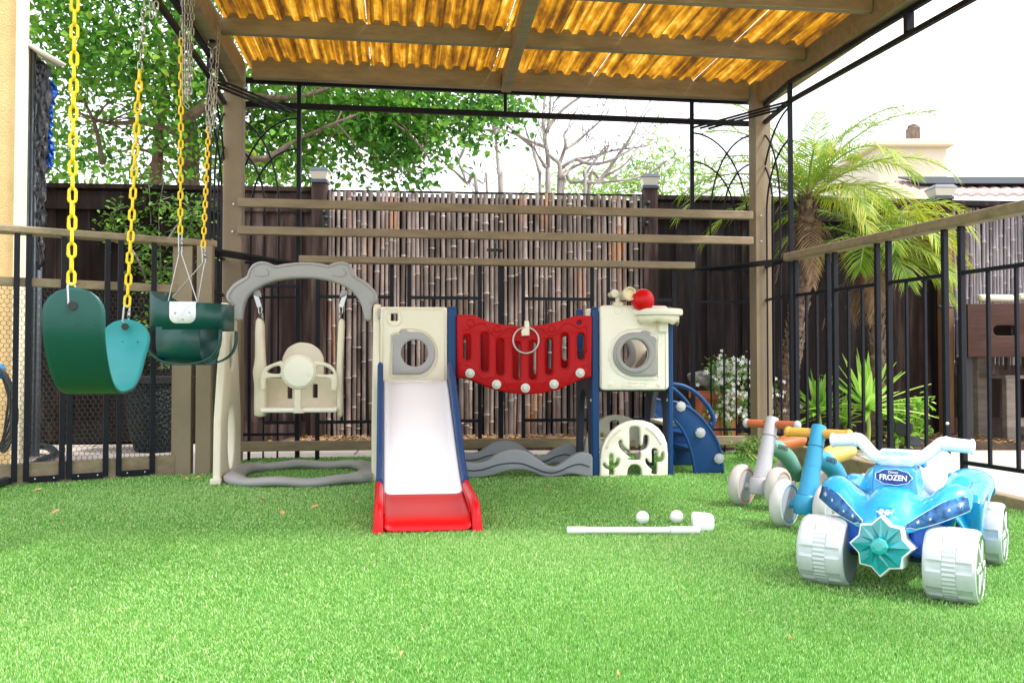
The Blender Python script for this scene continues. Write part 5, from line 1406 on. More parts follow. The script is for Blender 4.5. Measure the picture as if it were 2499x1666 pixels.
# hose coil and ground hose, wrapped pipes
hm = MB()
for i in range(9):
    c = P(-14+i*2.0, 985+i*2, 4.75-.02*i); pts = [c+V(.075*math.cos(t)*1.0+.012*math.sin(3*t+i), -.03*math.sin(t), .22*math.sin(t)) for t in [2*math.pi*k/28 for k in range(28)]]; hm.tube(pts, .007, 6, True)
tag(hm.build('hose_coil', 'hose', None, smooth=180), 'coiled black garden hose on the house wall at the left edge', 'hose')
tag(MB().ball(P(-2,905,4.62), .03, 12, 8, (1,1,1.4)).build('hose_nozzle', 'hose_blue', None, smooth=180), 'bright blue hose fitting above the coil at the left edge', 'hose fitting')
hp2 = [G(-60,1195,.02), G(20,1172,.02), G(60,1150,.02), G(100,1125,.02), G(135,1108,.02), G(120,1092,.02), G(90,1088,.02), G(72,1098,.02)]
tag(MB().tube(sm3(hp2,5), .022, 10).build('ground_pipe', 'hose', None, smooth=180), 'thick dark pipe curving over the paving behind the mesh railing', 'pipe')
# ================================================================= pots
p = G(355,1108,-.03); t = thing('woven_planter', 'large black woven texture planter behind the left railing', 'planter', tuple(p)); p = V(p.x,p.y+.21,-.03)
MB().lathe([(.135,0),(.150,.01),(.180,.12),(.205,.26),(.215,.40),(.218,.445),(.215,.45),(.20,.45),(.19,.40),(0,.39)], p, V(0,0,1), 48).build('pot', 'pot_black', t, smooth=50)
MB().lathe([(.214,.445),(.232,.45),(.234,.49),(.222,.495),(.202,.49),(.20,.45)], p, V(0,0,1), 48).build('rim', 'black', t, smooth=50)
# ================================================================= leaves machinery
def leafcloud(centres, size, per, spread, aspect=.55, droop=.3, fold=.15, varfn=None, flat=.6):
    """centres (n,3); returns verts, faces, var of small folded leaves"""
    c = np.repeat(np.asarray(centres), per, 0); n = len(c); off = rng.normal(0, 1, (n,3))*np.array(spread); c = c+off
    az = rng.uniform(0, 2*np.pi, n); el = rng.normal(-droop, .5, n)
    d = np.stack([np.cos(az)*np.cos(el), np.sin(az)*np.cos(el), np.sin(el)], 1)
    up = np.stack([rng.normal(0,flat,n), rng.normal(0,flat,n), np.ones(n)], 1); s = np.cross(d, up); s /= np.linalg.norm(s,axis=1)[:,None]+1e-9; u = np.cross(s, d)
    L_ = size*rng.uniform(.6,1.25,n)[:,None]; W = L_*aspect*.5
    v = np.zeros((n,6,3)); v[:,0] = c; v[:,1] = c+d*L_*.4+s*W+u*L_*fold; v[:,2] = c+d*L_*.78+s*W*.72+u*L_*fold*.6-u*L_*.05; v[:,3] = c+d*L_-u*L_*.12
    v[:,4] = c+d*L_*.78-s*W*.72+u*L_*fold*.6-u*L_*.05; v[:,5] = c+d*L_*.4-s*W+u*L_*fold
    m1 = c+d*L_*.4; b = (np.arange(n)*6)[:,None]
    f = np.concatenate([b+np.array([0,1,2,3]), b+np.array([0,3,4,5])], 0)
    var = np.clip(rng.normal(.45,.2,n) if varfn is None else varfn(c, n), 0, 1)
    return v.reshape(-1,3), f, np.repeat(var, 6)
def branches(mb, pts, r0, r1, n=7):
    k = len(pts); mb.tube(pts, [r0+(r1-r0)*i/(k-1) for i in range(k)], n)
# ================================================================= the big leafy tree
bt = thing('leafy_tree', 'big leafy green tree spreading over the fence behind the swings', 'tree', tuple(P(455,440,9.2)*1.0)); bt.location.z = 0
trunk = MB(); b0 = P(462,440,9.2); b0.z = 0
tp = [b0, P(460,440,9.2), P(463,350,9.2), P(455,280,9.25), P(440,220,9.3), P(430,120,9.4), P(450,0,9.5), P(430,-200,9.6)]
branches(trunk, sm3(tp,4), .12, .05, 12)
for pts, r in (([(380,440),(385,380),(392,300),(400,180),(380,60)],.07), ([(455,290),(520,250),(600,235),(680,240),(760,230),(860,195),(960,215)],.05), ([(600,310),(680,290),(760,255),(850,240),(930,250),(1010,210),(1060,180)],.045),
    ([(455,300),(420,200),(330,140),(250,60)],.05),([(440,330),(360,300),(260,300),(180,270)],.04),([(560,420),(620,390),(720,345),(820,300),(900,270)],.035),([(700,350),(800,330),(900,345),(950,370)],.02),([(430,120),(560,60),(700,-30)],.05),([(1010,210),(1100,180),(1180,160),(1240,190)],.02),([(960,300),(1000,330),(1040,380),(1000,420)],.012),([(250,400),(230,300),(180,200)],.03)):
    Yb = 9.0+random.uniform(-.8,.8); q_ = [P(x,y,Yb+random.uniform(-.15,.15)) for x, y in pts]
    if pts[0] == (560,420): q_ = [P(500,330,9.2)]+q_[1:]
    branches(trunk, sm3(q_,4), r, r*.25, 8)
    for _ in range(7):
        a = random.choice(q_[1:]); e_ = a+V(random.uniform(-.6,.6),random.uniform(-.4,.4),random.uniform(-.5,.5)); branches(trunk, sm3([a,(a+e_)/2+V(0,0,.05),e_],4), r*.3, .004, 5)
trunk.build('trunk', 'bark', bt, smooth=180)
def crown():
    cs = []; 
    def reg(x0,x1,y0,y1,Y0,Y1,n,keep=None):
        k = 0
        while k < n:
            x, y = random.uniform(x0,x1), random.uniform(y0,y1)
            if keep and not keep(x,y): continue
            cs.append(tuple(P(x,y,random.uniform(Y0,Y1)))); k += 1
    reg(60,560,-420,180,7.9,9.6,190); reg(60,560,150,440,8.2,10.2,90)
    reg(560,1240,-420,200,8.2,10.2,100)
    reg(560,760,190,430,8.4,9.8,44, lambda x,y: y < 430-(x-560)*.10)
    reg(760,1000,190,340,8.3,9.6,48, lambda x,y: y < 350-.12*abs(x-880))
    reg(900,1060,230,400,8.3,9.3,24, lambda x,y: y < 330+ (40 if 940 < x < 1010 else 0) and not (x>1000 and y>330))
    reg(935,1010,330,430,8.5,9.0,10); reg(840,905,290,330,8.5,9.0,6); reg(720,830,380,430,8.5,9.0,8); reg(900,1100,230,340,8.5,9.2,16); reg(560,700,390,450,8.5,9,8)
    reg(1050,1250,195,320,8.5,9.5,26, lambda x,y: y < 320-(x-1050)*.10)
    reg(-300,60,-400,400,8.5,11,60)
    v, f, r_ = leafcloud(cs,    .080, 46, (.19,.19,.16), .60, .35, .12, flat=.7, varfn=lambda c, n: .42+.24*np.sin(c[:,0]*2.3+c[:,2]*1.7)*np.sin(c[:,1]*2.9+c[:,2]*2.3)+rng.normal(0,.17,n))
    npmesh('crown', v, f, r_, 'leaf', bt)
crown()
# shrubs behind left railing
def shrub(name, label, stems, sz, per, sp, Y, cat='shrub', m='leaf_small', grp=None):
    pts0 = [P(x,y,Y) for x, y in stems[0]]; b = pts0[0].copy(); b.z = 0; t = thing(name, label, cat, tuple(b)); mb = MB(); cs = []
    for s_ in stems:
        q_ = [P(x,y,Y+random.uniform(-.1,.1)) for x, y in s_]; branches(mb, sm3(q_,4), .009, .003, 5)
        for a, b_ in zip(q_[:-1], q_[1:]):
            for _ in range(3):
                c = a+(b_-a)*random.random(); e_ = c+V(random.uniform(-.16,.16),random.uniform(-.1,.1),random.uniform(-.02,.14)); branches(mb, [c,(c+e_)/2+V(0,0,.01),e_], .004, .0015, 4); cs.append(tuple(e_)); cs.append(tuple((c+e_)/2))
    mb.build('stem', 'bark_pale', t, smooth=180); v, f, r_ = leafcloud(cs, sz, per, sp, .45, .1, .1); npmesh('leaves', v, f, r_, m, t); return t
shrub('climbing_shrub', 'thin leafy shrub climbing the dark fence behind the bucket swing', [[(395,900),(385,700),(370,560),(365,470)],[(395,800),(392,640),(388,520),(400,440)],[(400,760),(430,640),(460,560),(500,470)],[(360,700),(340,640),(290,560),(270,520)],[(395,820),(400,720),(440,700),(470,650)],[(380,620),(330,560),(270,540)],[(400,600),(440,540),(480,520)]], .045, 16, (.05,.04,.045), 6.3)
shrub('climbing_shrub', 'small leafy shoot on the brown fence beside the left pergola post', [[(650,1000),(650,700),(645,560),(648,480)],[(650,640),(610,560),(595,530)],[(648,560),(690,490),(700,470)]], .045, 9, (.04,.04,.04), 6.6)
# ================================================================= bare trees (traced limbs, real depth)
z7 = lambda x, y: (1050+x/3.36, 180+y/3.36)
def bare(label, limbs, Y, r, m='bark_pale', twigs=10, name='bare_tree'):
    f0 = [P(*z7(*q_), Y) for q_ in limbs[0]]; b = f0[0].copy(); b.z = 0; t = thing(name, label, 'tree', tuple(b), group='leafless trees beyond the bamboo screen')
    mb = MB()
    for i, lm_ in enumerate(limbs):
        q_ = [P(*z7(*a), Y+random.uniform(-.1,.1)) for a in lm_]
        if lm_[0][1] >= 925: g = q_[0].copy(); g.z = 0; q_ = [V(g.x+random.uniform(-.1,.1),g.y,0)]+q_
        rr = r*(1 if i == 0 else .62); s_ = sm3(q_,5); branches(mb, s_, rr, rr*.28, 7)
        for _ in range(twigs):
            k = random.randrange(len(s_)//3, len(s_)-1); a = s_[k]; d = (s_[k+1]-s_[k]).normalized()
            e_ = a+(d*random.uniform(.3,1.0)+V(random.uniform(-.6,.6),random.uniform(-.3,.3),random.uniform(-.05,.6)))*random.uniform(.25,.8)
            md_ = (a+e_)/2+V(random.uniform(-.04,.04),0,random.uniform(-.04,.06)); branches(mb, sm3([a,md_,e_],4), rr*.20, .003, 5)
            for _ in range(2):
                f_ = md_+(e_-md_)*random.random(); g_ = f_+V(random.uniform(-.25,.25),0,random.uniform(.0,.3)); branches(mb, [f_,(f_+g_)/2+V(.01,0,.01),g_], .006, .002, 4)
    mb.build('trunk', m, t, smooth=180); return t
bare('leafless tree with two leaning limbs left of the pale trunk', [[(380,955),(300,900),(210,810),(120,730),(60,670)],[(465,950),(430,900),(270,790),(230,715),(170,590),(140,490)],[(230,715),(280,610),(285,480),(265,380),(240,300)],[(230,715),(270,830),(310,920)]], 11.5, .03, 'bark_pale', 3)
bare('slender pale grey trunk forking high between the two bare trees', [[(578,965),(565,820),(548,640),(535,490)],[(535,490),(480,465),(390,455)],[(535,490),(590,420),(650,330),(700,120)],[(535,490),(515,420),(500,330),(490,200)]], 12, .05, 'bark_pale', 3)
bare('leafless pale tree with tall upright limbs behind the bamboo screen centre', [[(965,960),(965,790),(960,650),(935,500),(925,380),(935,250),(945,100),(950,-60)],[(900,955),(890,800),(850,650),(830,590),(790,480),(740,300),(690,180)],[(950,770),(890,680),(850,600)],[(960,460),(1060,320),(1200,210),(1300,160),(1390,130)],[(960,480),(980,300),(985,120)],[(940,600),(840,560),(700,500),(600,460)],[(830,590),(700,490),(590,390)]], 11, .042, 'bark_pale', 4)
bare('dark leafless tree with long limbs sweeping right towards the solar cap post', [[(1060,960),(1062,850),(1055,740),(1000,690),(960,640),(940,590)],[(1058,740),(1090,650),(1110,580),(1100,500),(1130,450),(1160,360),(1220,270)],[(1070,780),(1120,740),(1200,700),(1330,680),(1500,630),(1750,595),(1880,550)],[(1200,700),(1330,740),(1480,710),(1640,620),(1720,550)],[(1085,850),(1150,780),(1280,720),(1360,680)],[(1085,950),(1160,895),(1280,890),(1420,890),(1560,875),(1700,850),(1820,800),(1950,700)],[(1270,960),(1265,850),(1330,740),(1400,640),(1450,590)],[(1370,890),(1480,760),(1580,610),(1640,520),(1680,440)],[(1300,960),(1400,860),(1560,770),(1700,640)],[(1110,610),(1200,560),(1290,480),(1400,380)]], 10, .04, 'bark_pale', 4)
# distant greenery behind the fence
def bush(label, box, Y, n, size, m='leaf_far', name='distant_bush', per=40, sp=(.25,.3,.2)):
    x0,x1,y0,y1 = box; cs = []
    b = P((x0+x1)/2, 500, Y); b.z = 0; t = thing(name, label, 'shrub', tuple(b)); mb = MB()
    while len(cs) < n:
        x, y = random.uniform(x0,x1), random.uniform(y0,y1); k = (x-(x0+x1)/2)/((x1-x0)/2)
        if y < y0+(y1-y0)*(k*k*.8): continue
        cs.append(tuple(P(x,y,Y+random.uniform(-.6,.6))))
    for c in cs[::4]: branches(mb, sm3([b+V(random.uniform(-.1,.1),0,0), (b+Vector(c))/2+V(random.uniform(-.2,.2),0,0), Vector(c)],3), .03, .005, 5)
    mb.build('stem', 'bark', t, smooth=180); v, f, r_ = leafcloud(cs, size, per, sp, .22, .0, .05); npmesh('leaves', v, f, r_, m, t)
bush('pale green feathery shrub behind the right solar cap post', (1500,1660,365,480), 15, 34, .16, per=26)
bush('low yellow green shrub behind the bare trees', (1320,1500,425,480), 14, 22, .14, per=34)
bush('pale green shrub beyond the fence left of the wooden post', (1600,1800,410,490), 16, 26, .16, per=22)
# ================================================================= palms
def frond(vs, fs, vr, base, az, el, L_, arch=1.1, nl=42, ll=.22, w_=.010, tone=.5, rach=None, twist=0):
    d = V(math.cos(az)*math.cos(el), math.sin(az)*math.cos(el), math.sin(el)); h = V(math.cos(az), math.sin(az), 0); pts = []; p = base.copy(); e_ = el; n = 22
    for i in range(n+1):
        pts.append(p.copy()); d = V(math.cos(az)*math.cos(e_), math.sin(az)*math.cos(e_), math.sin(e_)); p = p+d*(L_/n); e_ -= arch/n*(.4+1.2*i/n)
    if rach is not None: rach.tube(pts, [.008*(1-.8*i/n)+.0012 for i in range(n+1)], 5)
    side0 = V(-math.sin(az), math.cos(az), 0)
    for i in range(nl):
        t = .12+.88*i/(nl-1); k = t*n; a = int(min(k, n-1)); q_ = pts[a]+(pts[a+1]-pts[a])*(k-a); tg = (pts[a+1]-pts[a]).normalized(); up = side0.cross(tg).normalized()
        if up.z < 0: up = -up
        ln_ = ll*(.35+.65*math.sin(math.pi*min(1, .18+t*.82)))*random.uniform(.85,1.12)
        for s_ in (-1,1):
            dd = (side0*s_*(.95-.35*t)+tg*(.45+.6*t)+up*random.uniform(-.10,.28)).normalized(); b_ = len(vs); wv = tg.cross(dd).cross(dd); wv = wv.normalized() if wv.length > 1e-6 else up
            mid = q_+dd*ln_*.5+V(0,0,-.03*ln_); tip = q_+dd*ln_+V(0,0,-.24*ln_)-V(0,0,random.uniform(0,.12)*ln_)
            vs += [q_-wv*w_*.35, q_+wv*w_*.35, mid+wv*w_*.5, mid-wv*w_*.5, tip]; fs += [(b_,b_+1,b_+2),(b_,b_+2,b_+3),(b_+3,b_+2,b_+4)]
            v0 = min(1,max(0,random.gauss(tone,.10))); vr += [v0*.8,v0*.8,v0,v0,min(1,v0+.18)]
def palm(label, trunk_px, Y, crown_px, fronds, r, m='palm_leaf', dead=8):
    tp_ = [P(x,y,Y) for x, y in trunk_px]; g = tp_[0].copy(); g.z = 0; tp_ = [g]+tp_; t = thing('palm_tree', label, 'palm tree', tuple(g), group='palms in the garden bed')
    c = P(*crown_px, Y); tp_.append(c+V(0,0,.0)); s_ = sm3(tp_, 12); mb = MB(); n = len(s_); mb.tube(s_, [r*(1.1-.15*i/n+.10*math.sin(i*2.1)+random.uniform(-.06,.06)) for i in range(n)], 14)
    for i in range(8, n):
        for _ in range(7):
            a = random.uniform(0, 2*math.pi); p0_ = s_[i]+V(math.cos(a)*r*.9, math.sin(a)*r*.9, random.uniform(-.02,.02)); mb.beam(p0_, p0_+V(math.cos(a)*.022, math.sin(a)*.022, .035+random.uniform(0,.03)), .020, .006)
    mb.build('trunk', 'palm_trunk', t, smooth=30)
    vs, fs, vr = [], [], []; ra_ = MB()
    for az, el, L_, ar, tone in fronds: frond(vs, fs, vr, c+V(random.uniform(-.02,.02),random.uniform(-.02,.02),0), R(az), R(el), L_*.88, ar, 42, .24, .0095, tone, ra_)
    ra_.build('frond_stalk', 'yucca_stalk', t, smooth=180)
    npmesh('crown', [tuple(v) for v in vs], fs, vr, m, t)
    if dead:
        vs, fs, vr = [], [], []
        for _ in range(dead): frond(vs, fs, vr, c+V(0,0,-.08), random.uniform(0,6.28), R(random.uniform(-75,-40)), random.uniform(.35,.6), .5, 22, .13, .010, .4)
        npmesh('dead_fronds', [tuple(v) for v in vs], fs, vr, 'dead_leaf', t)
mat('yucca_stalk', (.28,.36,.08), .5)
fr1 = [(175,62,1.05,1.5,.42),(150,35,1.1,1.4,.40),(190,20,1.15,1.5,.45),(20,72,.95,1.3,.40),(60,80,.95,1.0,.35),(100,70,1.0,1.3,.4),(130,55,1.0,1.4,.4),(-20,60,1.1,1.3,.45),(10,45,1.0,1.6,.5),(-60,50,.9,1.9,.55),(-100,55,.85,1.9,.5),(-35,35,1.1,1.6,.6),(25,30,.95,1.7,.55),(-10,22,.95,1.8,.65),(-75,12,.75,1.5,.60),(-60,-8,.7,1.1,.66),(165,5,.9,1.3,.5),(200,40,1.0,1.7,.45),(-140,30,.8,1.7,.5),(45,55,1.1,1.4,.4),(80,40,1.0,1.4,.35),(-5,68,1.05,1.2,.42),(160,75,1.0,1.0,.38),(35,12,.9,1.5,.55)]
palm('tall palm with a shaggy trunk directly behind the black corner post', [(1915,1030),(1930,900),(1945,800),(1965,650),(1968,560)], 5.85, (1972,482), fr1, .052, dead=6)
fr2 = [(-15,55,.85,2.1,.7),(5,40,.85,2.0,.72),(-40,40,.85,2.0,.66),(-70,30,.8,1.9,.55),(-100,25,.75,1.8,.4),(175,30,.8,1.8,.4),(150,50,.85,1.7,.4),(120,65,.9,1.3,.35),(60,60,1.0,1.4,.45),(30,50,.85,1.8,.6),(-20,15,.8,1.6,.72),(10,10,.8,1.5,.7),(-50,-5,.8,1.2,.5),(-85,-15,.7,.9,.4),(-120,0,.7,1.2,.4),(-5,-12,.7,1.1,.5),(-30,-25,.8,.8,.42),(-150,10,.7,1.4,.4)]
palm('shorter palm with yellow green drooping fronds behind the right railing', [(2140,1010),(2142,880),(2140,760),(2133,680)], 6.1, (2125,590), fr2, .045, dead=6)
# ================================================================= low plants
def yucca(label, x, y, Y, ht, n, ll, zbase=None, stem=True):
    c = P(x, y, Y); g = c.copy(); g.z = 0; t = thing('yucca_plant', label, 'plant', tuple(g), group='spiky green plants in the garden bed')
    if stem: MB().tube(sm3([g, (g+c)/2+V(.01,0,0), c],4), .014, 10).build('stem', 'yucca_stalk', t, smooth=180)
    vs, fs, vr = [], [], []
    for i in range(n):
        az = i*2.4+random.uniform(-.2,.2); el = R(88-95*(i/n)**.9+random.uniform(-6,6)); L_ = ll*random.uniform(.8,1.1); d = V(math.cos(az)*math.cos(el), math.sin(az)*math.cos(el), math.sin(el)); s_ = V(-math.sin(az), math.cos(az), 0); up = s_.cross(d)*-1; tone = min(1,max(0,random.gauss(.5,.18)))
        for k in range(6):
            pass
        prev = None; b_ = len(vs); N_ = 6
        for k in range(N_+1):
            f = k/N_; p = c+d*L_*f+V(0,0,-.16*L_*f*f*math.cos(el)*1.2); w_ = .013*(.6+1.1*math.sin(math.pi*min(.95,f*.8+.12)))*(1-f**4)
            cn = abs(up.z)*.006; vs += [p-s_*w_+V(0,0,.006), p+V(0,0,0), p+s_*w_+V(0,0,.006)]; vr += [tone+.2, tone-.12, tone+.2]
        for k in range(N_): a = b_+3*k; fs += [(a,a+1,a+4),(a,a+4,a+3),(a+1,a+2,a+5),(a+1,a+5,a+4)]
    npmesh('leaves', [tuple(v) for v in vs], fs, [min(1,max(0,v)) for v in vr], 'yucca_leaf', t)
yucca('tall spiky yellow green plant on a stem behind the balance bikes', 2116, 1000, 5.75, .3, 46, .42)
yucca('smaller spiky green plant left of the tall one behind the railing', 1998, 1010, 5.85, .2, 34, .29)
yucca('low spiky tuft in front of the dark fence between the two palms', 2060, 1035, 6.25, .1, 18, .2)
def lowbush(label, x0, x1, y0, y1, Y, n, size, m='leaf_small', flowers=0, name='leafy_plant', cat='plant', per=30):
    cs = [tuple(P(random.uniform(x0,x1), random.uniform(y0,y1), Y+random.uniform(-.12,.12))) for _ in range(n)]
    b = P((x0+x1)/2, 1000, Y); b.z = 0; t = thing(name, label, cat, tuple(b)); mb = MB()
    for c in cs[::2]: branches(mb, sm3([b+V(random.uniform(-.05,.05),0,0), (b+Vector(c))/2, Vector(c)],3), .006, .002, 5)
    mb.build('stem', 'yucca_stalk', t, smooth=180); v, f, r_ = leafcloud(cs, size, per, (.035,.035,.03), .45, .1, .1); npmesh('leaves', v, f, r_, m, t)
    if flowers:
        vs, fs = [], []
        for _ in range(flowers):
            c = Vector(random.choice(cs))+V(random.gauss(0,.035),random.uniform(-.10,.0),random.gauss(0,.035)); nrm = V(random.uniform(-.6,.6),-1,random.uniform(-.3,.9)).normalized(); u = nrm.orthogonal().normalized(); w_ = nrm.cross(u); r_ = random.uniform(.012,.02); a0 = random.random()*6
            for k in range(5):
                a = a0+k*1.2566; d = u*math.cos(a)+w_*math.sin(a); e_ = u*math.cos(a+1.57)+w_*math.sin(a+1.57); b_ = len(vs)
                vs += [c, c+d*r_*.6+e_*r_*.28+nrm*.002, c+d*r_*1.1, c+d*r_*.6-e_*r_*.28+nrm*.002]; fs += [(b_,b_+1,b_+2,b_+3)]
        npmesh('blossom', [tuple(v) for v in vs], fs, [0]*len(vs), 'petal', t)
    return t
lowbush('white flowering jasmine shrub spilling over the terracotta planter', 1735, 1822, 885, 1010, 5.8, 46, .035, flowers=230, name='jasmine_shrub', cat='shrub', per=26)
lowbush('white flowering jasmine growing right of the tan pergola post', 1870, 1930, 930, 1070, 5.95, 22, .035, flowers=90, name='jasmine_shrub', cat='shrub', per=20)
lowbush('round leafy bush beside the black garden spotlight', 2190, 2250, 985, 1075, 6.0, 26, .05, m='yucca_leaf')
lowbush('low green ground plant at the foot of the right pergola post', 1815, 1850, 1085, 1098, 5.0, 8, .03, m='leaf_small', per=20)
p = G(1750,1078,0); t = thing('terracotta_planter', 'square terracotta planter under the white jasmine', 'planter', (p.x, 5.85, 0)); X0 = P(1752,1000,5.85).x
MB().box((X0,5.92,.17), (.22,.22,.30), taper=1.2).build('pot', 'terracotta', t, bevel=.01); MB().box((X0,5.92,.335), (.30,.30,.05)).build('rim', 'terracotta', t, bevel=.008)
rp = P(1712,925,5.8)
def rk(d): return 1+.22*math.sin(5*d.x+2)*math.cos(4*d.z+1)+.12*math.sin(9*d.y+3*d.x)
tag(MB().ball(rp, .07, 24, 16, (1.25,.8,.7), rk).build('driftwood', 'rock', None, smooth=180), 'gnarled grey driftwood lump on the terracotta planter', 'driftwood')
p = P(2207,1045,5.85); t = thing('garden_spotlight', 'round black garden spotlight with small solar panel in the bed', 'garden light', (p.x,p.y,0))
MB().lathe([(.0,-.06),(.035,-.055),(.052,-.02),(.055,.03),(.048,.05),(0,.045)], p, V(-.5,-.8,.1), 24).build('lamp_head', 'black', t); MB().tube([p+V(.01,0,-.04), V(p.x+.01,p.y,0)], .01, 8).build('stake', 'black', t)
MB().box(p+V(.04,-.05,-.08), (.085,.09,.006), Matrix.Rotation(R(35),3,'X')).build('solar_panel', 'solar', t, bevel=.002)
MB().box(p+V(.035,.0,.12), (.035,.035,.05)).build('sensor', 'black', t, bevel=.004); MB().tube([p+V(.035,0,.10), p+V(.03,0,.03)], .006, 8).build('sensor_stalk', 'black', t)
tag(MB().ball(G(2248,1072,.01), .028, 12, 8, (1.2,1,.7)).build('white_stone', 'white', None, smooth=180), 'small smooth white stone beside the garden spotlight', 'stone')
# mulch and pebbles in the bed (nobody could count it)
def mulch():
    n = 9000; x = rng.uniform(-1.5, 3.4, n); y = rng.uniform(5.92, 6.6, n); r_ = rng.uniform(.004,.016,n); a = rng.uniform(0,6.28,n); v = np.zeros((n,4,3)); z = rng.uniform(.015,.03,n)
    for k in range(4): v[:,k,0] = x+np.cos(a+k*1.57)*r_*(1.6 if k%2 else .7); v[:,k,1] = y+np.sin(a+k*1.57)*r_*(1.6 if k%2 else .7); v[:,k,2] = z+rng.uniform(-.004,.008,n)
    f = (np.arange(n)*4)[:,None]+np.array([0,1,2,3]); o = npmesh('mulch', v.reshape(-1,3), f, np.repeat(rng.random(n),4), 'dead_leaf'); o['kind'] = 'stuff'; o['label'] = 'bark mulch and dead leaves covering the garden bed'
mulch()
# ================================================================= game table and bench at the right
p = V(P(2358,700,5.9).x, 5.9, 0); zt_, zbt = P(2362,742,5.9).z, P(2362,871,5.9).z
ft = thing('table_football_game', 'dark wood table football game on a black leg behind the right railing', 'game table', tuple(p))
plate('cabinet_side', [(0,zbt),(1.15,zbt),(1.15,zt_+.03),(0,zt_)], [rrect(.17,(zt_+zbt)/2-.035,.33,(zt_+zbt)/2+.035,.034)], .03, .003, lambda u, v, w: V(p.x+u, 5.9+w+.0*u, v), 'wood_brown', ft)
MB().box((p.x+.86,6.25,(zt_+zbt)/2-.01), (1.10,.66,(zt_-zbt)*.9)).build('cabinet', 'black', ft)
MB().box((p.x+.035,6.0,(zbt-.03)/2), (.06,.10,zbt+.03)).build('leg', 'black', ft, bevel=.004)
MB().box((p.x+1.05,6.0,(zbt-.03)/2), (.115,.12,zbt+.03)).build('leg', 'black', ft, bevel=.004)
MB().lathe([(.008,0),(.008,.05),(.014,.055),(.016,.10),(.010,.12)], V(p.x,6.05,zt_-.01), V(-1,0,0), 12).build('rod_handle', 'black', ft)
MB().lathe([(.05,0),(.05,.03)], V(p.x-.08,5.8,-.0), V(0,0,1), 16).build('foot_pad', 'black', ft)
c = P(2430,728,6.0); m = MB(); m.lathe([(.02,-.12),(.026,-.11),(.026,.11),(.02,.12)], c, V(1,.1,0), 14, rmod=lambda j,k,a: 1+.08*(k%2)); m.lathe([(.022,.0),(.026,.01),(.026,.06),(.02,.07)], c+V(.17,.02,.01), V(1,.1,.0), 14)
tag(m.build('wooden_brush', 'trim', None, smooth=60), 'pale wooden brush lying on top of the dark game table', 'brush')
bn = thing('wooden_bench', 'weathered grey wooden bench standing under the game table', 'bench', (P(2420,1060,6.45).x,6.45,0)); bx_ = P(2400,900,6.45).x
for dx in (0, .95): MB().box((bx_+dx,6.50,.32), (.07,.07,.68)).build('leg', 'wood_grey', bn, bevel=.005); MB().box((bx_+dx,6.12,.22), (.07,.06,.46)).build('leg', 'wood_grey', bn, bevel=.005)
for k in range(4): MB().beam(V(bx_-.03,6.15+k*.10,.455), V(bx_+1.0,6.15+k*.10,.455), .085, .025).build('seat_slat', 'wood_grey', bn, bevel=.004)
for z in (.66,): MB().beam(V(bx_-.03,6.55,z), V(bx_+1.0,6.55,z), .03, .06).build('back_rail', 'wood_grey', bn, bevel=.004)
for k in range(7): MB().beam(V(bx_+.10+k*.13,6.55,.50), V(bx_+.10+k*.13,6.55,.64), .05, .02).build('back_slat', 'wood_grey', bn)
MB().beam(V(bx_,6.13,.14), V(bx_+.95,6.13,.14), .03, .06).build('stretcher', 'wood_grey', bn, bevel=.004)
# ================================================================= neighbouring buildings
hc_ = thing('pale_house', 'pale cream stucco house with a cornice and small vent stack behind the palms', 'house', tuple(P(2240,480,19)*1)); hc_.location.z = 0
xa, xb = P(2165,400,19).x, P(2310,400,19).x; zt2 = P(2240,358,19).z
MB().box(((xa+xb)/2-.1,21,zt2/2), (xb-xa+.2,4,zt2)).build('wall', 'house_cream', hc_)
MB().box(((xa+xb)/2-.1,21,zt2+.06), (xb-xa+.45,4.3,.16)).build('cornice', 'house_cream', hc_, bevel=.04)
q_ = P(2228,312,20.5); qb = zt2+.14; ch = MB(); ch.box((q_.x,20.5,(q_.z+qb)/2), (.22,.3,q_.z-qb)); ch.build('vent_stack', 'bark', hc_, bevel=.02); MB().lathe([(.125,0),(.115,.05),(0,.10)], V(q_.x,20.5,q_.z), V(0,0,1), 12).build('vent_cap', 'bark', hc_)
th_ = thing('tiled_house', 'low house with pale clay tile roof, white gutter and dark solar panels behind the bamboo', 'house', tuple(P(2420,480,14)*1)); th_.location.z = 0
x1_, x2_ = P(2312,470,14).x, P(2312,470,14).x+7; ze = P(2400,500,14).z
MB().box(((x1_+x2_)/2,16.2,ze/2), (x2_-x1_-.1,4,ze)).build('wall', 'house_yellow', th_)
MB().box(((x1_+x2_)/2,13.85,ze+.03), (x2_-x1_,.14,.12)).build('gutter', 'gutter', th_, bevel=.02)
rt_ = MB(); vs = []; nx = 150; rowz = 6
for j in range(rowz+1):
    for s_ in (0,1):
        t_ = (j-(0 if s_ else 0)+s_*.0)/rowz; y = 13.8+1.9*t_; z = ze+.08+.62*t_+(.035 if s_ == 0 else 0)
        for i in range(nx+1): vs.append(V(x1_-.1+(x2_-x1_+.1)*i/nx, y, z+.035*abs(math.sin(i*math.pi/4))))
k = nx+1; rt_.add(vs, [(r_*k+i,r_*k+i+1,(r_+1)*k+i+1,(r_+1)*k+i) for r_ in range(2*rowz+1) for i in range(nx)]); rt_.build('roof', 'tile', th_, smooth=50)
sp_ = MB(); sp_.beam(V(x1_-.1,15.1,ze+.62), V(x2_,15.1,ze+.62), 1.0, .025, up=V(0,-.31,.95)); sp_.build('solar_panel', 'solar', th_, bevel=.01)
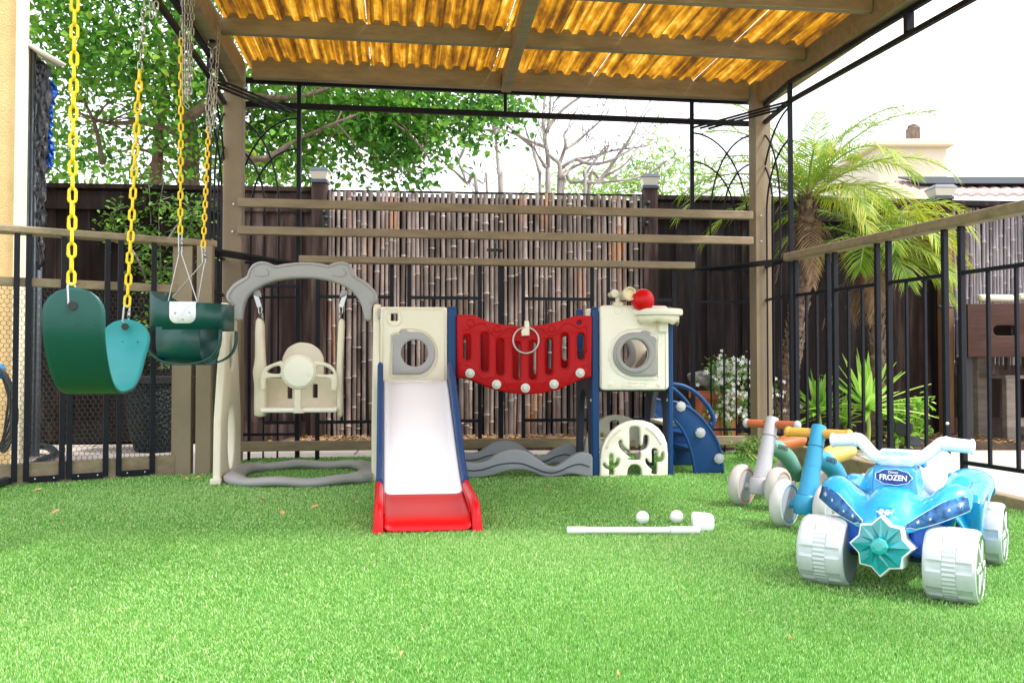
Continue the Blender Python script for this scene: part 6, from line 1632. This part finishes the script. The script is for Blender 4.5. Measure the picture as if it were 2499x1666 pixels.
# ================================================================= fallen leaves
fl = [(455,1168,'brown fallen leaf by the foot of the left railing post'),(482,1166,'second tan fallen leaf just right of the left railing post'),(745,1145,'tan fallen leaf inside the grey swing base ring'),(136,1250,'dry fallen leaf on the turf far left'),(768,1238,'small dry leaf on turf left of the slide toe'),(92,1197,'pale dry leaf below the left mesh railing'),(690,1252,'curled dry leaf on the turf between railing and slide'),(1336,1190,'small tan leaf in front of the grey wave panel'),(867,1226,'curled tan leaf just left of the red slide toe'),(640,1218,'dry leaf on turf in front of the grey base ring'),(1930,1560,'dry leaf on the front turf below the ride-on quad'),(980,1600,'dry leaf speck on the front turf'),(1510,1648,'tiny curled leaf at the bottom of the turf')]
for x, y, lab in fl:
    p = G(x, y, .024); a = random.uniform(0,6.28); d = V(math.cos(a),math.sin(a),.1); s_ = V(-math.sin(a),math.cos(a),.0); L_ = random.uniform(.028,.040) if y < 1500 else .010
    m = MB(); pts = [p-d*L_/2, p-d*L_*.15+s_*L_*.28+V(0,0,.006), p+d*L_*.25+s_*L_*.2+V(0,0,.009), p+d*L_/2+V(0,0,.008), p+d*L_*.25-s_*L_*.2+V(0,0,.004), p-d*L_*.15-s_*L_*.28+V(0,0,.007)]; mid = [p-d*L_*.15, p+d*L_*.25+V(0,0,.002)]
    m.add(pts+mid, [(0,6,1),(1,6,7,2),(2,7,3),(0,5,6),(6,5,4,7),(7,4,3)]); tag(m.build('fallen_leaf', 'leaf_dry', None, smooth=60), lab, 'leaf', 'dry leaves on the turf')
for i, (x, y, lab) in enumerate([(232,1090,'yellow leaf on paving behind the mesh in front of the black planter'),(337,1136,'yellow leaf on paving at the right of the mesh railing'),(145,1112,'orange leaf on the paving beside the dark pipe'),(240,1128,'red brown leaf on the paving behind the middle balusters'),(660,1078,'yellow leaf behind the bottom rail under the grey arch')]):
    p = G(x, y, -.02); a = random.uniform(0,6.28); d = V(math.cos(a),math.sin(a),.1); s_ = V(-math.sin(a),math.cos(a),.3); L_ = .06; m = MB()
    m.add([p-d*L_/2, p+s_*L_*.3+V(0,0,.01), p+d*L_/2+V(0,0,.01), p-s_*L_*.3+V(0,0,.012)], [(0,1,2,3)]); tag(m.build('fallen_leaf', 'yellow_leaf', None, solid=.001) if 'yellow_leaf' in M else m.build('fallen_leaf', mat('yellow_leaf', (.62,.50,.05), .7, .2, 30), None, solid=.001), lab, 'leaf', 'leaves on the paving')
